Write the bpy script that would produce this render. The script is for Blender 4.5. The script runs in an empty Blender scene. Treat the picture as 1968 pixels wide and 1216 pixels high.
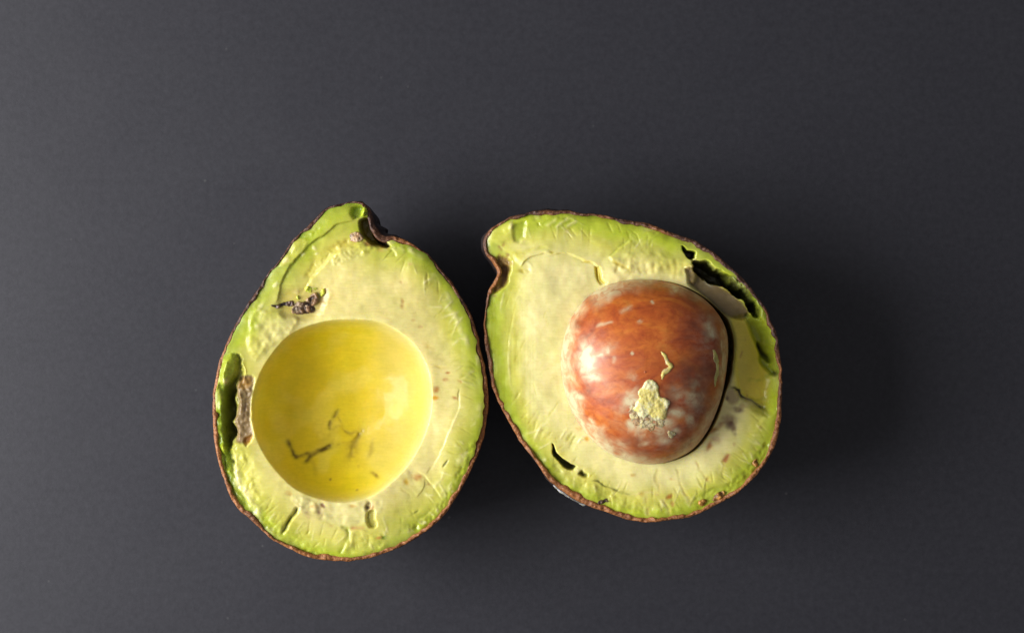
import bpy, math
import numpy as np

# ------------------------------------------------------------------ camera, light, exposure
S = 0.000135          # metres per layout unit
CX, CY = 984.0, 608.0 # layout origin
Z0 = 245.0            # height of the cut faces above the table (layout units)
D = 5000.0            # camera distance above the cut faces

sc = bpy.context.scene
col = sc.collection
cam_d = bpy.data.cameras.new('camera')
cam = bpy.data.objects.new('camera', cam_d)
col.objects.link(cam)
cam.location = (0, 0, (Z0 + D) * S)
cam_d.sensor_width = 36.0
cam_d.lens = 36.0 * D / 1968.0
cam_d.clip_start = 0.01
cam_d.clip_end = 20.0
cam_d.dof.use_dof = True
cam_d.dof.focus_distance = (D - 15) * S
cam_d.dof.aperture_fstop = 9.0
sc.camera = cam

w = bpy.data.worlds.new('World')
sc.world = w
w.use_nodes = True
w.node_tree.nodes['Background'].inputs[0].default_value = (1.0, 0.98, 0.98, 1)
w.node_tree.nodes['Background'].inputs[1].default_value = 0.19


def area(name, loc, target, sx, sy, power, colr):
    l = bpy.data.lights.new(name, 'AREA')
    l.shape = 'RECTANGLE'
    l.size, l.size_y = sx, sy
    l.energy = power
    l.color = colr
    o = bpy.data.objects.new(name, l)
    col.objects.link(o)
    o.location = loc
    d = np.array(target) - np.array(loc)
    from mathutils import Vector
    o.rotation_euler = Vector(d).to_track_quat('-Z', 'Y').to_euler()
    return o


# a soft box standing to the left of the table, a little towards its far side
area('softbox_lamp', (-0.50, -0.03, 0.305), (0.02, 0.0, 0.02), 0.40, 0.46, 7.05, (1.0, 0.985, 0.955))

sc.view_settings.view_transform = 'Standard'
sc.view_settings.look = 'None'
sc.view_settings.exposure = 0.0
sc.view_settings.gamma = 1.0
sc.view_settings.use_curve_mapping = False
sc.render.engine = 'CYCLES'

rng = np.random.RandomState(7)


# ------------------------------------------------------------------ numeric helpers
def gblur_noise(h, w_, scale, seed):
    r = np.random.RandomState(seed)
    n = r.standard_normal((h, w_))
    fy = np.fft.fftfreq(h)[:, None]
    fx = np.fft.rfftfreq(w_)[None, :]
    sx, sy = scale if isinstance(scale, tuple) else (scale, scale)
    g = np.exp(-2 * math.pi ** 2 * ((fx * sx) ** 2 + (fy * sy) ** 2))
    out = np.fft.irfft2(np.fft.rfft2(n) * g, s=(h, w_))
    return out / (out.std() + 1e-9)


def fbm(h, w_, scale, seed, octs=4, gain=0.5):
    out = np.zeros((h, w_))
    a = 1.0
    for i in range(octs):
        out += a * gblur_noise(h, w_, max(scale / 2 ** i, 0.6), seed + i * 17)
        a *= gain
    return out / out.std()


def sstep(a, b, x):
    t = np.clip((x - a) / (b - a), 0, 1)
    return t * t * (3 - 2 * t)


def smooth_pts(pts, step=6.0, closed=False):
    p = np.array(pts, float)
    if len(p) < 3 and not closed:
        return p
    n = len(p)
    out = []
    rngi = range(n) if closed else range(n - 1)
    for i in rngi:
        if closed:
            p0, p1, p2, p3 = p[(i - 1) % n], p[i], p[(i + 1) % n], p[(i + 2) % n]
        else:
            p0, p1, p2, p3 = p[max(i - 1, 0)], p[i], p[i + 1], p[min(i + 2, n - 1)]
        k = max(1, int(np.linalg.norm(p2 - p1) / step))
        for j in range(k):
            t = j / k
            out.append(0.5 * ((2 * p1) + (-p0 + p2) * t + (2 * p0 - 5 * p1 + 4 * p2 - p3) * t * t
                              + (-p0 + 3 * p1 - 3 * p2 + p3) * t ** 3))
    if not closed:
        out.append(p[-1])
    return np.array(out)


def resample_closed(p, n):
    q = np.vstack([p, p[:1]])
    L = np.r_[0, np.cumsum(np.linalg.norm(np.diff(q, axis=0), axis=1))]
    s = np.linspace(0, L[-1], n, endpoint=False)
    return np.stack([np.interp(s, L, q[:, 0]), np.interp(s, L, q[:, 1])], 1)


def circ_smooth(a, k):
    n = len(a)
    f = np.fft.fftfreq(n)
    g = np.exp(-2 * math.pi ** 2 * (f * k) ** 2)
    return np.real(np.fft.ifft(np.fft.fft(a, axis=0) * (g[:, None] if a.ndim > 1 else g), axis=0))


def soft(v):
    """shallow relief of soft ripe flesh; deep openings keep their depth"""
    a = abs(v)
    return math.copysign(a * (0.21 if a < 10 else min(1.0, 0.21 + (a - 10) * 0.06)), v)


class Field:
    """height and colour of a cut face, laid out on a fine grid"""

    def __init__(s, x0, y0, x1, y1, seed):
        s.x0, s.y0 = x0, y0
        s.w, s.h = x1 - x0, y1 - y0
        s.Xr, s.Yr = np.meshgrid(np.arange(x0, x1, dtype=float), np.arange(y0, y1, dtype=float))
        s.seed = seed
        wob = 1.5
        s.X = s.Xr + wob * fbm(s.h, s.w, 9, seed + 900, 3, 0.4)
        s.Y = s.Yr + wob * fbm(s.h, s.w, 9, seed + 950, 3, 0.4)
        s.H = np.zeros((s.h, s.w))
        s.NS = fbm(s.h, s.w, 4.5, seed + 970, 2)
        s.C = np.zeros((s.h, s.w, 3))
        s.R = np.full((s.h, s.w), 0.36)

    def n(s, scale, k, octs=4):
        return fbm(s.h, s.w, scale, s.seed + k * 101, octs)

    def win(s, p, m):
        xa = int(max(p[:, 0].min() - m - s.x0, 0)); xb = int(min(p[:, 0].max() + m - s.x0, s.w))
        ya = int(max(p[:, 1].min() - m - s.y0, 0)); yb = int(min(p[:, 1].max() + m - s.y0, s.h))
        return slice(ya, max(yb, ya + 1)), slice(xa, max(xb, xa + 1))

    def dist(s, pts, m, closed=False, warp=True, smooth=True):
        p = smooth_pts(pts, 6, closed) if smooth else np.array(pts, float)
        if closed:
            p = np.vstack([p, p[:1]])
        w_ = s.win(p, m)
        X = (s.X if warp else s.Xr)[w_]; Y = (s.Y if warp else s.Yr)[w_]
        best = np.full(X.shape, 1e18); side = np.zeros(X.shape); tt = np.zeros(X.shape)
        L = np.r_[0, np.cumsum(np.linalg.norm(np.diff(p, axis=0), axis=1))]
        for i in range(len(p) - 1):
            ax, ay = p[i]; dx, dy = p[i + 1] - p[i]
            l2 = dx * dx + dy * dy + 1e-9
            t = np.clip(((X - ax) * dx + (Y - ay) * dy) / l2, 0, 1)
            d2 = (X - ax - t * dx) ** 2 + (Y - ay - t * dy) ** 2
            k = d2 < best
            best = np.where(k, d2, best)
            side = np.where(k, np.sign(dx * (Y - ay) - dy * (X - ax)), side)
            tt = np.where(k, (L[i] + t * (L[i + 1] - L[i])) / L[-1], tt)
        return w_, np.sqrt(best), side, tt

    def groove(s, pts, width, depth, taper=0.25, tint=None, amt=0.8, tw=1.3, warp=True):
        w_, d, sd, t = s.dist(pts, width * 4 + 6, warp=warp)
        tp = sstep(0, taper, t) * sstep(0, taper, 1 - t) if taper > 0 else 1.0
        g = np.exp(-(d / width) ** 2) * tp
        rg = np.clip(0.9 + 0.4 * s.NS[w_], 0.35, 1.25)
        if abs(depth) < 10:
            g = g * rg
        s.H[w_] -= soft(depth) * g
        if tint is not None:
            s.tint(w_, np.exp(-(d / (width * tw)) ** 2) * tp * amt * rg, tint)

    def step(s, pts, height, fall=40, edge=1.5, taper=0.2):
        """raise the ground on the right-hand side of the line"""
        w_, d, sd, t = s.dist(pts, fall * 3)
        tp = sstep(0, taper, t) * sstep(0, taper, 1 - t)
        sg = sd * d
        s.H[w_] += 0.36 * height * sstep(-edge, edge, sg) * np.exp(-np.maximum(sg, 0) / fall) * tp

    def poly(s, pts, soft=4, warp=True, smooth=True, rag=0.0):
        if rag:
            X0, Y0 = s.X, s.Y
            s.X = X0 + rag * fbm(s.h, s.w, 7, s.seed + 400, 3)
            s.Y = Y0 + rag * fbm(s.h, s.w, 7, s.seed + 420, 3)
            r_ = s.poly(pts, soft, warp, smooth)
            s.X, s.Y = X0, Y0
            return r_
        p = smooth_pts(pts, 6, True) if smooth else np.array(pts, float)
        w_, d, sd, t = s.dist(pts, soft * 3 + 6, True, warp, smooth)
        X = (s.X if warp else s.Xr)[w_]; Y = (s.Y if warp else s.Yr)[w_]
        ins = np.zeros(X.shape, bool)
        q = np.vstack([p, p[:1]])
        for i in range(len(p)):
            xa, ya = q[i]; xb, yb = q[i + 1]
            c = ((ya > Y) != (yb > Y)) & (X < (xb - xa) * (Y - ya) / (yb - ya + 1e-12) + xa)
            ins ^= c
        sg = np.where(ins, d, -d)
        return w_, sstep(-soft, soft, sg), sg

    def tint(s, w_, m, c):
        m = np.clip(m, 0, 1)[..., None]
        s.C[w_] = s.C[w_] * (1 - m) + np.array(c) * m

    def patch(s, pts, soft, dz=0.0, tint=None, amt=1.0, rough=None, bump=0.0, bscale=6, k=0):
        w_, m, sg = s.poly(pts, soft)
        s.H[w_] += dz * m
        if bump:
            s.H[w_] += 0.26 * bump * m * s.n(bscale, 300 + k, 2)[w_]
        if tint is not None:
            s.tint(w_, m * amt, tint)
        if rough is not None:
            s.R[w_] = s.R[w_] * (1 - m) + rough * m

    def spot(s, x, y, rx, ry, ang=0, dz=0.0, tint=None, amt=0.9):
        p = np.array([[x, y]])
        m_ = max(rx, ry) * 3 + 4
        w_ = s.win(p, m_)
        X = s.X[w_] - x; Y = s.Y[w_] - y
        c, sn = math.cos(math.radians(ang)), math.sin(math.radians(ang))
        u = (X * c + Y * sn) / rx; v = (-X * sn + Y * c) / ry
        m = np.exp(-(u * u + v * v) ** 1.5) * np.clip(0.9 + 0.45 * s.NS[w_], 0.25, 1.25)
        s.H[w_] += soft(dz) * m
        if tint is not None:
            s.tint(w_, m * amt, tint)

    def sample(s, A, x, y):
        fx = np.clip(x - s.x0, 0, s.w - 1.001); fy = np.clip(y - s.y0, 0, s.h - 1.001)
        ix = fx.astype(int); iy = fy.astype(int)
        u = fx - ix; v = fy - iy
        if A.ndim == 3:
            u = u[..., None]; v = v[..., None]
        return (A[iy, ix] * (1 - u) * (1 - v) + A[iy, ix + 1] * u * (1 - v)
                + A[iy + 1, ix] * (1 - u) * v + A[iy + 1, ix + 1] * u * v)


# ------------------------------------------------------------------ mesh helpers
def make_mesh(name, V, Q, mat, parent, colour=None, attrs=None, tris=None):
    me = bpy.data.meshes.new(name)
    V = np.asarray(V, np.float32)
    nq = len(Q); nt = 0 if tris is None else len(tris)
    me.vertices.add(len(V)); me.vertices.foreach_set('co', V.ravel())
    me.loops.add(nq * 4 + nt * 3)
    idx = np.asarray(Q, np.int32).ravel()
    ls = np.arange(nq, dtype=np.int32) * 4
    lt = np.full(nq, 4, np.int32)
    if nt:
        idx = np.r_[idx, np.asarray(tris, np.int32).ravel()]
        ls = np.r_[ls, nq * 4 + np.arange(nt, dtype=np.int32) * 3]
        lt = np.r_[lt, np.full(nt, 3, np.int32)]
    me.loops.foreach_set('vertex_index', idx)
    me.polygons.add(nq + nt)
    me.polygons.foreach_set('loop_start', ls)
    me.polygons.foreach_set('loop_total', lt)
    me.polygons.foreach_set('use_smooth', np.ones(nq + nt, bool))
    me.update(calc_edges=True)
    if colour is not None:
        a = me.color_attributes.new('tint', 'FLOAT_COLOR', 'POINT')
        a.data.foreach_set('color', np.c_[colour, np.ones(len(V))].astype(np.float32).ravel())
    for k, v in (attrs or {}).items():
        a = me.attributes.new(k, 'FLOAT', 'POINT')
        a.data.foreach_set('value', np.asarray(v, np.float32).ravel())
    me.validate()
    me.materials.append(mat)
    o = bpy.data.objects.new(name, me)
    col.objects.link(o)
    if parent is not None:
        o.parent = parent
    return o


def ring_quads(nr, na, close=True):
    i = np.arange(nr - 1)[:, None]; j = np.arange(na)[None, :]
    jn = (j + 1) % na
    return np.stack([i * na + j, i * na + jn, (i + 1) * na + jn, (i + 1) * na + j], -1).reshape(-1, 4)


def empty(name, x, y, z=0.0):
    o = bpy.data.objects.new(name, None)
    o.empty_display_size = 0.02
    o.location = ((x - CX) * S, (CY - y) * S, z * S)
    col.objects.link(o)
    o['ox'] = 0
    del o['ox']
    return o


def to_local(x, y, z, ox, oy, oz=0.0):
    return np.stack([(x - ox) * S, (oy - y) * S, (z - oz) * S], -1).reshape(-1, 3)


# ------------------------------------------------------------------ materials
def new_mat(name):
    m = bpy.data.materials.new(name)
    m.use_nodes = True
    nt = m.node_tree
    return m, nt, nt.nodes['Principled BSDF']


def nd(nt, t, **kw):
    n = nt.nodes.new(t)
    for k, v in kw.items():
        setattr(n, k, v)
    return n


def noise(nt, scale, detail=4, rough=0.55, vec=None, dist=0.0):
    n = nd(nt, 'ShaderNodeTexNoise')
    n.inputs['Scale'].default_value = scale
    n.inputs['Detail'].default_value = detail
    n.inputs['Roughness'].default_value = rough
    n.inputs['Distortion'].default_value = dist
    if vec is not None:
        nt.links.new(vec, n.inputs['Vector'])
    return n


def ramp(nt, src, stops):
    r = nd(nt, 'ShaderNodeValToRGB')
    e = r.color_ramp.elements
    while len(e) < len(stops):
        e.new(0.5)
    for el, (p, c) in zip(e, stops):
        el.position = p
        el.color = c if len(c) == 4 else (*c, 1)
    nt.links.new(src, r.inputs[0])
    return r


def mixc(nt, blend, fac, a, b):
    m = nd(nt, 'ShaderNodeMix', data_type='RGBA', blend_type=blend)
    for s_, v in ((m.inputs[0], fac), (m.inputs[6], a), (m.inputs[7], b)):
        if hasattr(v, 'is_output'):
            nt.links.new(v, s_)
        else:
            s_.default_value = v
    return m.outputs[2]


def maprange(nt, src, a, b, c, d):
    m = nd(nt, 'ShaderNodeMapRange')
    nt.links.new(src, m.inputs[0])
    for i, v in enumerate((a, b, c, d)):
        m.inputs[i + 1].default_value = v
    return m.outputs[0]


def bump(nt, src, strength, dist, prev=None):
    b = nd(nt, 'ShaderNodeBump')
    b.inputs['Strength'].default_value = strength
    b.inputs['Distance'].default_value = dist
    nt.links.new(src, b.inputs['Height'])
    if prev is not None:
        nt.links.new(prev, b.inputs['Normal'])
    return b.outputs[0]


def coords(nt):
    return nd(nt, 'ShaderNodeTexCoord').outputs['Object']


def flesh_material(name, sss=0.6, coat=0.22):
    m, nt, bs = new_mat(name)
    co = coords(nt)
    at = nd(nt, 'ShaderNodeAttribute', attribute_name='tint')
    n1 = noise(nt, 1300, 5, 0.7, co)
    v = ramp(nt, n1.outputs[0], [(0.25, (0.94, 0.945, 0.88)), (0.7, (1.03, 1.03, 1.04))])
    c = mixc(nt, 'MULTIPLY', 1.0, at.outputs['Color'], v.outputs[0])
    n2 = noise(nt, 160, 3, 0.5, co)
    v2 = ramp(nt, n2.outputs[0], [(0.3, (0.93, 0.95, 0.88)), (0.7, (1.05, 1.03, 1.06))])
    c = mixc(nt, 'MULTIPLY', 1.0, c, v2.outputs[0])
    mpf = nd(nt, 'ShaderNodeMapping')
    mpf.inputs['Rotation'].default_value = (0, 0, 0.5)
    mpf.inputs['Scale'].default_value = (1.0, 7.0, 1.0)
    nt.links.new(co, mpf.inputs['Vector'])
    nf = noise(nt, 330, 4, 0.6, mpf.outputs[0], 0.4)
    vf = ramp(nt, nf.outputs[0], [(0.32, (0.95, 0.95, 0.90)), (0.62, (1.02, 1.02, 1.02))])
    c = mixc(nt, 'MULTIPLY', 1.0, c, vf.outputs[0])
    nt.links.new(c, bs.inputs['Base Color'])
    ra = nd(nt, 'ShaderNodeAttribute', attribute_name='rough')
    n3 = noise(nt, 500, 3, 0.5, co)
    rr = nd(nt, 'ShaderNodeMath', operation='ADD')
    nt.links.new(ra.outputs['Fac'], rr.inputs[0])
    nt.links.new(maprange(nt, n3.outputs[0], 0.3, 0.7, -0.1, 0.12), rr.inputs[1])
    nt.links.new(rr.outputs[0], bs.inputs['Roughness'])
    bs.inputs['Subsurface Weight'].default_value = sss
    bs.inputs['Subsurface Radius'].default_value = (1.0, 0.75, 0.22)
    bs.inputs['Subsurface Scale'].default_value = 0.0014
    bs.inputs['Coat Weight'].default_value = coat
    bs.inputs['Coat Roughness'].default_value = 0.14
    bs.inputs['Specular IOR Level'].default_value = 0.42
    nb = noise(nt, 2600, 3, 0.6, co)
    b = bump(nt, nb.outputs[0], 0.2, 0.00005)
    b = bump(nt, n1.outputs[0], 0.2, 0.0001, b)
    nt.links.new(b, bs.inputs['Normal'])
    return m


def skin_material():
    m, nt, bs = new_mat('avocado_skin')
    co = coords(nt)
    rim = nd(nt, 'ShaderNodeAttribute', attribute_name='rim')
    ripe = nd(nt, 'ShaderNodeAttribute', attribute_name='cork')
    n1 = noise(nt, 420, 5, 0.65, co)
    outer = ramp(nt, n1.outputs[0], [(0.3, (0.008, 0.006, 0.007)), (0.55, (0.026, 0.017, 0.017)), (0.75, (0.07, 0.045, 0.03))])
    n2 = noise(nt, 2600, 4, 0.75, co)
    corky = ramp(nt, n2.outputs[0], [(0.33, (0.10, 0.032, 0.010)), (0.5, (0.30, 0.105, 0.028)), (0.68, (0.52, 0.24, 0.075))])
    dark = ramp(nt, n2.outputs[0], [(0.35, (0.02, 0.010, 0.008)), (0.55, (0.085, 0.034, 0.020)), (0.72, (0.26, 0.13, 0.075))])
    r = mixc(nt, 'MIX', ripe.outputs['Fac'], dark.outputs[0], corky.outputs[0])
    c = mixc(nt, 'MIX', rim.outputs['Fac'], outer.outputs[0], r)
    nt.links.new(c, bs.inputs['Base Color'])
    bs.inputs['Roughness'].default_value = 0.5
    b = bump(nt, n2.outputs[0], 0.4, 0.0003)
    b = bump(nt, n1.outputs[0], 0.4, 0.0006, b)
    nt.links.new(b, bs.inputs['Normal'])
    return m


def seed_material():
    m, nt, bs = new_mat('seed_coat')
    co = coords(nt)
    mp = nd(nt, 'ShaderNodeMapping')
    mp.inputs['Rotation'].default_value = (0.3, 0.2, 0.5)
    mp.inputs['Scale'].default_value = (1.0, 1.8, 1.3)
    nt.links.new(co, mp.inputs['Vector'])
    n1 = noise(nt, 70, 5, 0.6, mp.outputs[0], 1.2)
    base = ramp(nt, n1.outputs[0], [(0.28, (0.24, 0.042, 0.010)), (0.46, (0.47, 0.088, 0.010)),
                                    (0.6, (0.60, 0.150, 0.013)), (0.78, (0.64, 0.23, 0.026))])
    n2 = noise(nt, 420, 5, 0.7, mp.outputs[0], 0.6)
    v2 = ramp(nt, n2.outputs[0], [(0.35, (0.74, 0.62, 0.60)), (0.55, (1.04, 1.04, 1.04))])
    c = mixc(nt, 'MULTIPLY', 0.8, base.outputs[0], v2.outputs[0])
    dk = nd(nt, 'ShaderNodeAttribute', attribute_name='maroon')
    c = mixc(nt, 'MIX', dk.outputs['Fac'], c, (0.17, 0.046, 0.020, 1))
    fm = nd(nt, 'ShaderNodeAttribute', attribute_name='film')
    n3 = noise(nt, 300, 4, 0.7, co, 0.8)
    k = nd(nt, 'ShaderNodeMath', operation='MULTIPLY', use_clamp=True)
    nt.links.new(fm.outputs['Fac'], k.inputs[0])
    nt.links.new(maprange(nt, n3.outputs[0], 0.36, 0.58, 0.35, 1.15), k.inputs[1])
    c = mixc(nt, 'MIX', k.outputs[0], c, (0.68, 0.57, 0.34, 1))
    bl = nd(nt, 'ShaderNodeAttribute', attribute_name='bloom')
    k2 = nd(nt, 'ShaderNodeMath', operation='MULTIPLY', use_clamp=True)
    nt.links.new(bl.outputs['Fac'], k2.inputs[0])
    nt.links.new(maprange(nt, n2.outputs[0], 0.46, 0.72, 0.0, 0.40), k2.inputs[1])
    c = mixc(nt, 'MIX', k2.outputs[0], c, (0.46, 0.36, 0.29, 1))
    nt.links.new(c, bs.inputs['Base Color'])
    nt.links.new(maprange(nt, n1.outputs[0], 0.3, 0.7, 0.45, 0.62), bs.inputs['Roughness'])
    bs.inputs['Specular IOR Level'].default_value = 0.5
    bs.inputs['Coat Weight'].default_value = 0.36
    nt.links.new(maprange(nt, n2.outputs[0], 0.3, 0.7, 0.26, 0.44), bs.inputs['Coat Roughness'])
    bs.inputs['Subsurface Weight'].default_value = 0.08
    bs.inputs['Subsurface Radius'].default_value = (1.0, 0.35, 0.15)
    bs.inputs['Subsurface Scale'].default_value = 0.0012
    b = bump(nt, n2.outputs[0], 0.15, 0.0002)
    nb = noise(nt, 1800, 3, 0.6, co)
    b = bump(nt, nb.outputs[0], 0.15, 0.0001, b)
    nt.links.new(b, bs.inputs['Normal'])
    return m


def table_material():
    m, nt, bs = new_mat('slate_grey_tabletop')
    co = coords(nt)
    n1 = noise(nt, 9, 4, 0.6, co)
    n2 = noise(nt, 560, 5, 0.75, co)
    n3 = noise(nt, 1700, 3, 0.7, co)
    base = ramp(nt, n1.outputs[0], [(0.3, (0.0252, 0.0252, 0.0335)), (0.7, (0.0284, 0.0284, 0.0370))])
    g = ramp(nt, n2.outputs[0], [(0.3, (0.78, 0.78, 0.80)), (0.7, (1.22, 1.22, 1.20))])
    c = mixc(nt, 'MULTIPLY', 1.0, base.outputs[0], g.outputs[0])
    g3 = ramp(nt, n3.outputs[0], [(0.3, (0.90, 0.90, 0.90)), (0.7, (1.10, 1.10, 1.10))])
    c = mixc(nt, 'MULTIPLY', 1.0, c, g3.outputs[0])
    vo = nd(nt, 'ShaderNodeTexVoronoi')
    vo.inputs['Scale'].default_value = 120
    nt.links.new(co, vo.inputs['Vector'])
    sp = ramp(nt, vo.outputs['Distance'], [(0.0, (1, 1, 1)), (0.030, (0.6, 0.6, 0.6)), (0.045, (0, 0, 0))])
    wn = nd(nt, 'ShaderNodeSeparateColor')
    nt.links.new(vo.outputs['Color'], wn.inputs[0])
    k = nd(nt, 'ShaderNodeMath', operation='MULTIPLY')
    nt.links.new(sp.outputs[0], k.inputs[0])
    nt.links.new(maprange(nt, wn.outputs[0], 0.35, 1.0, 0.0, 0.5), k.inputs[1])
    c = mixc(nt, 'MIX', k.outputs[0], c, (0.16, 0.16, 0.16, 1))
    nt.links.new(c, bs.inputs['Base Color'])
    nr = noise(nt, 35, 5, 0.65, co, 0.5)
    nt.links.new(maprange(nt, nr.outputs[0], 0.3, 0.7, 0.43, 0.50), bs.inputs['Roughness'])
    bs.inputs['Specular IOR Level'].default_value = 0.36
    b = bump(nt, n2.outputs[0], 0.25, 0.00012)
    b = bump(nt, n3.outputs[0], 0.25, 0.00006, b)
    nt.links.new(b, bs.inputs['Normal'])
    return m


M_FLESH = flesh_material('avocado_flesh')
M_SCRAP = flesh_material('flesh_scrap', 0.45, 0.2)
M_SKIN = skin_material()
M_SEED = seed_material()
M_TABLE = table_material()

# ------------------------------------------------------------------ table
tv = [(-1.2, -1.2, 0), (1.2, -1.2, 0), (1.2, 1.2, 0), (-1.2, 1.2, 0)]
tb = make_mesh('tabletop', tv, [[0, 1, 2, 3]], M_TABLE, None)
tb['kind'] = 'structure'

# ------------------------------------------------------------------ colours of the flesh (albedo)
CREAM = np.array((0.755, 0.66, 0.265))
LIME = np.array((0.63, 0.60, 0.12))
GREEN = np.array((0.40, 0.465, 0.032))
DEEP = np.array((0.16, 0.27, 0.018))
YELL = np.array((0.83, 0.655, 0.012))
PALE = np.array((0.82, 0.76, 0.40))
BROWN = np.array((0.20, 0.095, 0.035))
RUST = np.array((0.50, 0.20, 0.04))
OX = np.array((0.30, 0.19, 0.10))
PURP = np.array((0.15, 0.075, 0.045))


def interp_col(x, stops):
    xs = [a for a, _ in stops]
    return np.stack([np.interp(x, xs, [c[i] for _, c in stops]) for i in range(3)], -1)


NA, NR = 960, 290


def prepare(outline, centre, seed, win):
    """outline ring, inner flesh ring and the distance-from-rim field"""
    F = Field(*win, seed)
    o = resample_closed(smooth_pts(outline, 5, True), NA)
    o = circ_smooth(o, 1.2)
    if np.sum(o[:, 0] * np.roll(o[:, 1], -1) - o[:, 1] * np.roll(o[:, 0], -1)) < 0:
        o = o[::-1].copy()
    tan = np.roll(o, -1, 0) - np.roll(o, 1, 0)
    tan /= np.linalg.norm(tan, axis=1)[:, None]
    nrm = np.stack([tan[:, 1], -tan[:, 0]], 1)
    if np.sum((o - np.array(centre)) * nrm) < 0:
        nrm = -nrm
    nrm = circ_smooth(nrm, 2.5)
    nrm /= np.linalg.norm(nrm, axis=1)[:, None]
    wob = gblur_noise(1, NA, 2.2, seed + 1)[0] * 0.4 + gblur_noise(1, NA, 9, seed + 2)[0] * 0.6
    o = o + nrm * wob[:, None]
    # distance to the rim
    w_, d, sd, t = F.dist(o[::4], 2000, True, False, False)
    F.D = np.zeros((F.h, F.w)); F.D[w_] = d
    return F, o, nrm


def bowl_profile(q, e=2.5):
    return np.power(np.clip(1 - np.power(q, e), 0, 1), 1 / e)


def lean(x, z, cx, k):
    """each half leans a little on its round back; its base stays on the table"""
    return k * (x - cx) * np.clip(z / Z0, 0, 1)


LEAN_L, LEAN_R = -0.025, 0.055


def build_half(name, F, o, nrm, centre, rimw, cork, bulge, root, tilt, fc):
    rim_z = None
    FC = np.array(fc, float)
    ox, oy = centre
    C = np.array(centre, float)
    inner = o - nrm * rimw[:, None]
    inner_s = o - nrm * (rimw[:, None] - 1.5)
    # ---- flesh: one surface over the whole cut face, rim to rim, closed down inside the skin
    u = np.linspace(0.004, 1, NR)
    u = 1 - (1 - u) ** 1.12
    P = FC[None, None, :] + u[:, None, None] * (inner_s - FC)[None, :, :]
    x, y = P[..., 0], P[..., 1]
    h = F.sample(F.H, x, y)
    lim = 0.86 * Z0 * bowl_profile(u, 2.5)[:, None] + 3
    h = np.maximum(h, -lim)
    edge = sstep(0.985, 1.0, u)[:, None]
    h = h * (1 - edge) + np.maximum(h, -5) * edge
    colr = F.sample(F.C, x, y)
    rough = F.sample(F.R, x, y)
    # skirt tucked inside the skin
    sk_h = np.array([-12.0, -30.0, -60.0])
    qs = -sk_h / Z0
    SK = C + bowl_profile(qs)[:, None, None] * (inner_s - C)[None] - nrm[None] * 1.5
    X = np.r_[x, SK[..., 0]]; Y = np.r_[y, SK[..., 1]]
    H = np.r_[h, np.repeat(sk_h[:, None], NA, 1)]
    colr = np.r_[colr, np.repeat(colr[-1:], 3, 0)]
    rough = np.r_[rough, np.repeat(rough[-1:], 3, 0)]
    V = to_local(X, Y, H + Z0 + lean(X, H + Z0, ox, tilt), ox, oy)
    Q = ring_quads(NR + 3, NA)
    cv = V[:NA].mean(0)[None]
    V = np.r_[V, cv]
    j = np.arange(NA)
    T = np.stack([np.full(NA, len(V) - 1), (j + 1) % NA, j], -1)
    colr = np.r_[colr.reshape(-1, 3), colr[0].mean(0)[None]]
    rough = np.r_[rough.ravel(), rough[0].mean()]
    fl = make_mesh('flesh', V, Q, M_FLESH, root, colr, {'rough': np.clip(rough, 0.12, 0.8)}, T)
    # ---- skin: rim, outside down to the table, inside wall
    rz = gblur_noise(1, NA, 3, F.seed + 5)[0] * 0.9 + gblur_noise(1, NA, 20, F.seed + 6)[0] * 1.5
    if rim_z is not None:
        rz = rz + rim_z
    rings = []
    rimv = []
    for dq in (0.36, 0.22, 0.10, 0.03):
        s_ = bowl_profile(np.array([dq]))[0]
        rings.append((C + s_ * (inner - C) - nrm * 0.0, np.full(NA, -dq * Z0) + rz))
        rimv.append(1.0)
    nz = gblur_noise(6, NA, (1.0, 0.6), F.seed + 8)
    for i, f in enumerate((1.0, 0.8, 0.5, 0.25, 0.06)):
        top = (-1.5, 0.3, 0.8, 0.3, -1.5)[i]
        rings.append((o - nrm * (rimw * f)[:, None] + nrm * (nz[i] * (0.6 if i < 4 else 0.35))[:, None], rz + top + nz[i] * 0.8))
        rimv.append(1.0)
    qv = np.sin(np.linspace(0.012, 1, 90) * math.pi / 2) ** 1.15
    qv = np.clip(qv, 0, 0.9999)
    peb = fbm(90, NA, 5, F.seed + 30, 3) * 1.0 + gblur_noise(90, NA, 2.2, F.seed + 40) * 0.35
    for i, q in enumerate(qv):
        s_ = bowl_profile(np.array([q]))[0]
        bl = bulge * math.sin(min(1, q / 0.9) * math.pi) ** 0.7
        base = C + s_ * (o - C)
        fade = sstep(0.0, 0.08, q) * s_
        rings.append((base + nrm * (peb[i] * 1.2 * fade + bl * s_)[:, None],
                      -q * Z0 + rz * (1 - sstep(0, 0.25, q)) + np.zeros(NA)))
        rimv.append(1.0 if i == 0 else (0.75 if i == 1 else 0.0))
    PX = np.array([r[0] for r in rings]); PZ = np.array([r[1] for r in rings])
    PZ = np.maximum(PZ, -Z0)
    V = to_local(PX[..., 0], PX[..., 1], np.maximum(PZ + Z0 + lean(PX[..., 0], PZ + Z0, ox, tilt), 0), ox, oy)
    Q = ring_quads(len(rings), NA)
    V = np.r_[V, [[0, 0, 0.0]]]
    base_i = (len(rings) - 1) * NA
    T = np.stack([np.full(NA, len(V) - 1), base_i + j, base_i + (j + 1) % NA], -1)
    rimv = np.r_[np.repeat(np.array(rimv)[:, None], NA, 1).ravel(), 0]
    ck = np.r_[np.repeat(cork[None], len(rings), 0).ravel(), 0]
    sk = make_mesh('skin', V, Q, M_SKIN, root, None, {'rim': rimv, 'cork': ck}, T)
    return fl, sk


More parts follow.
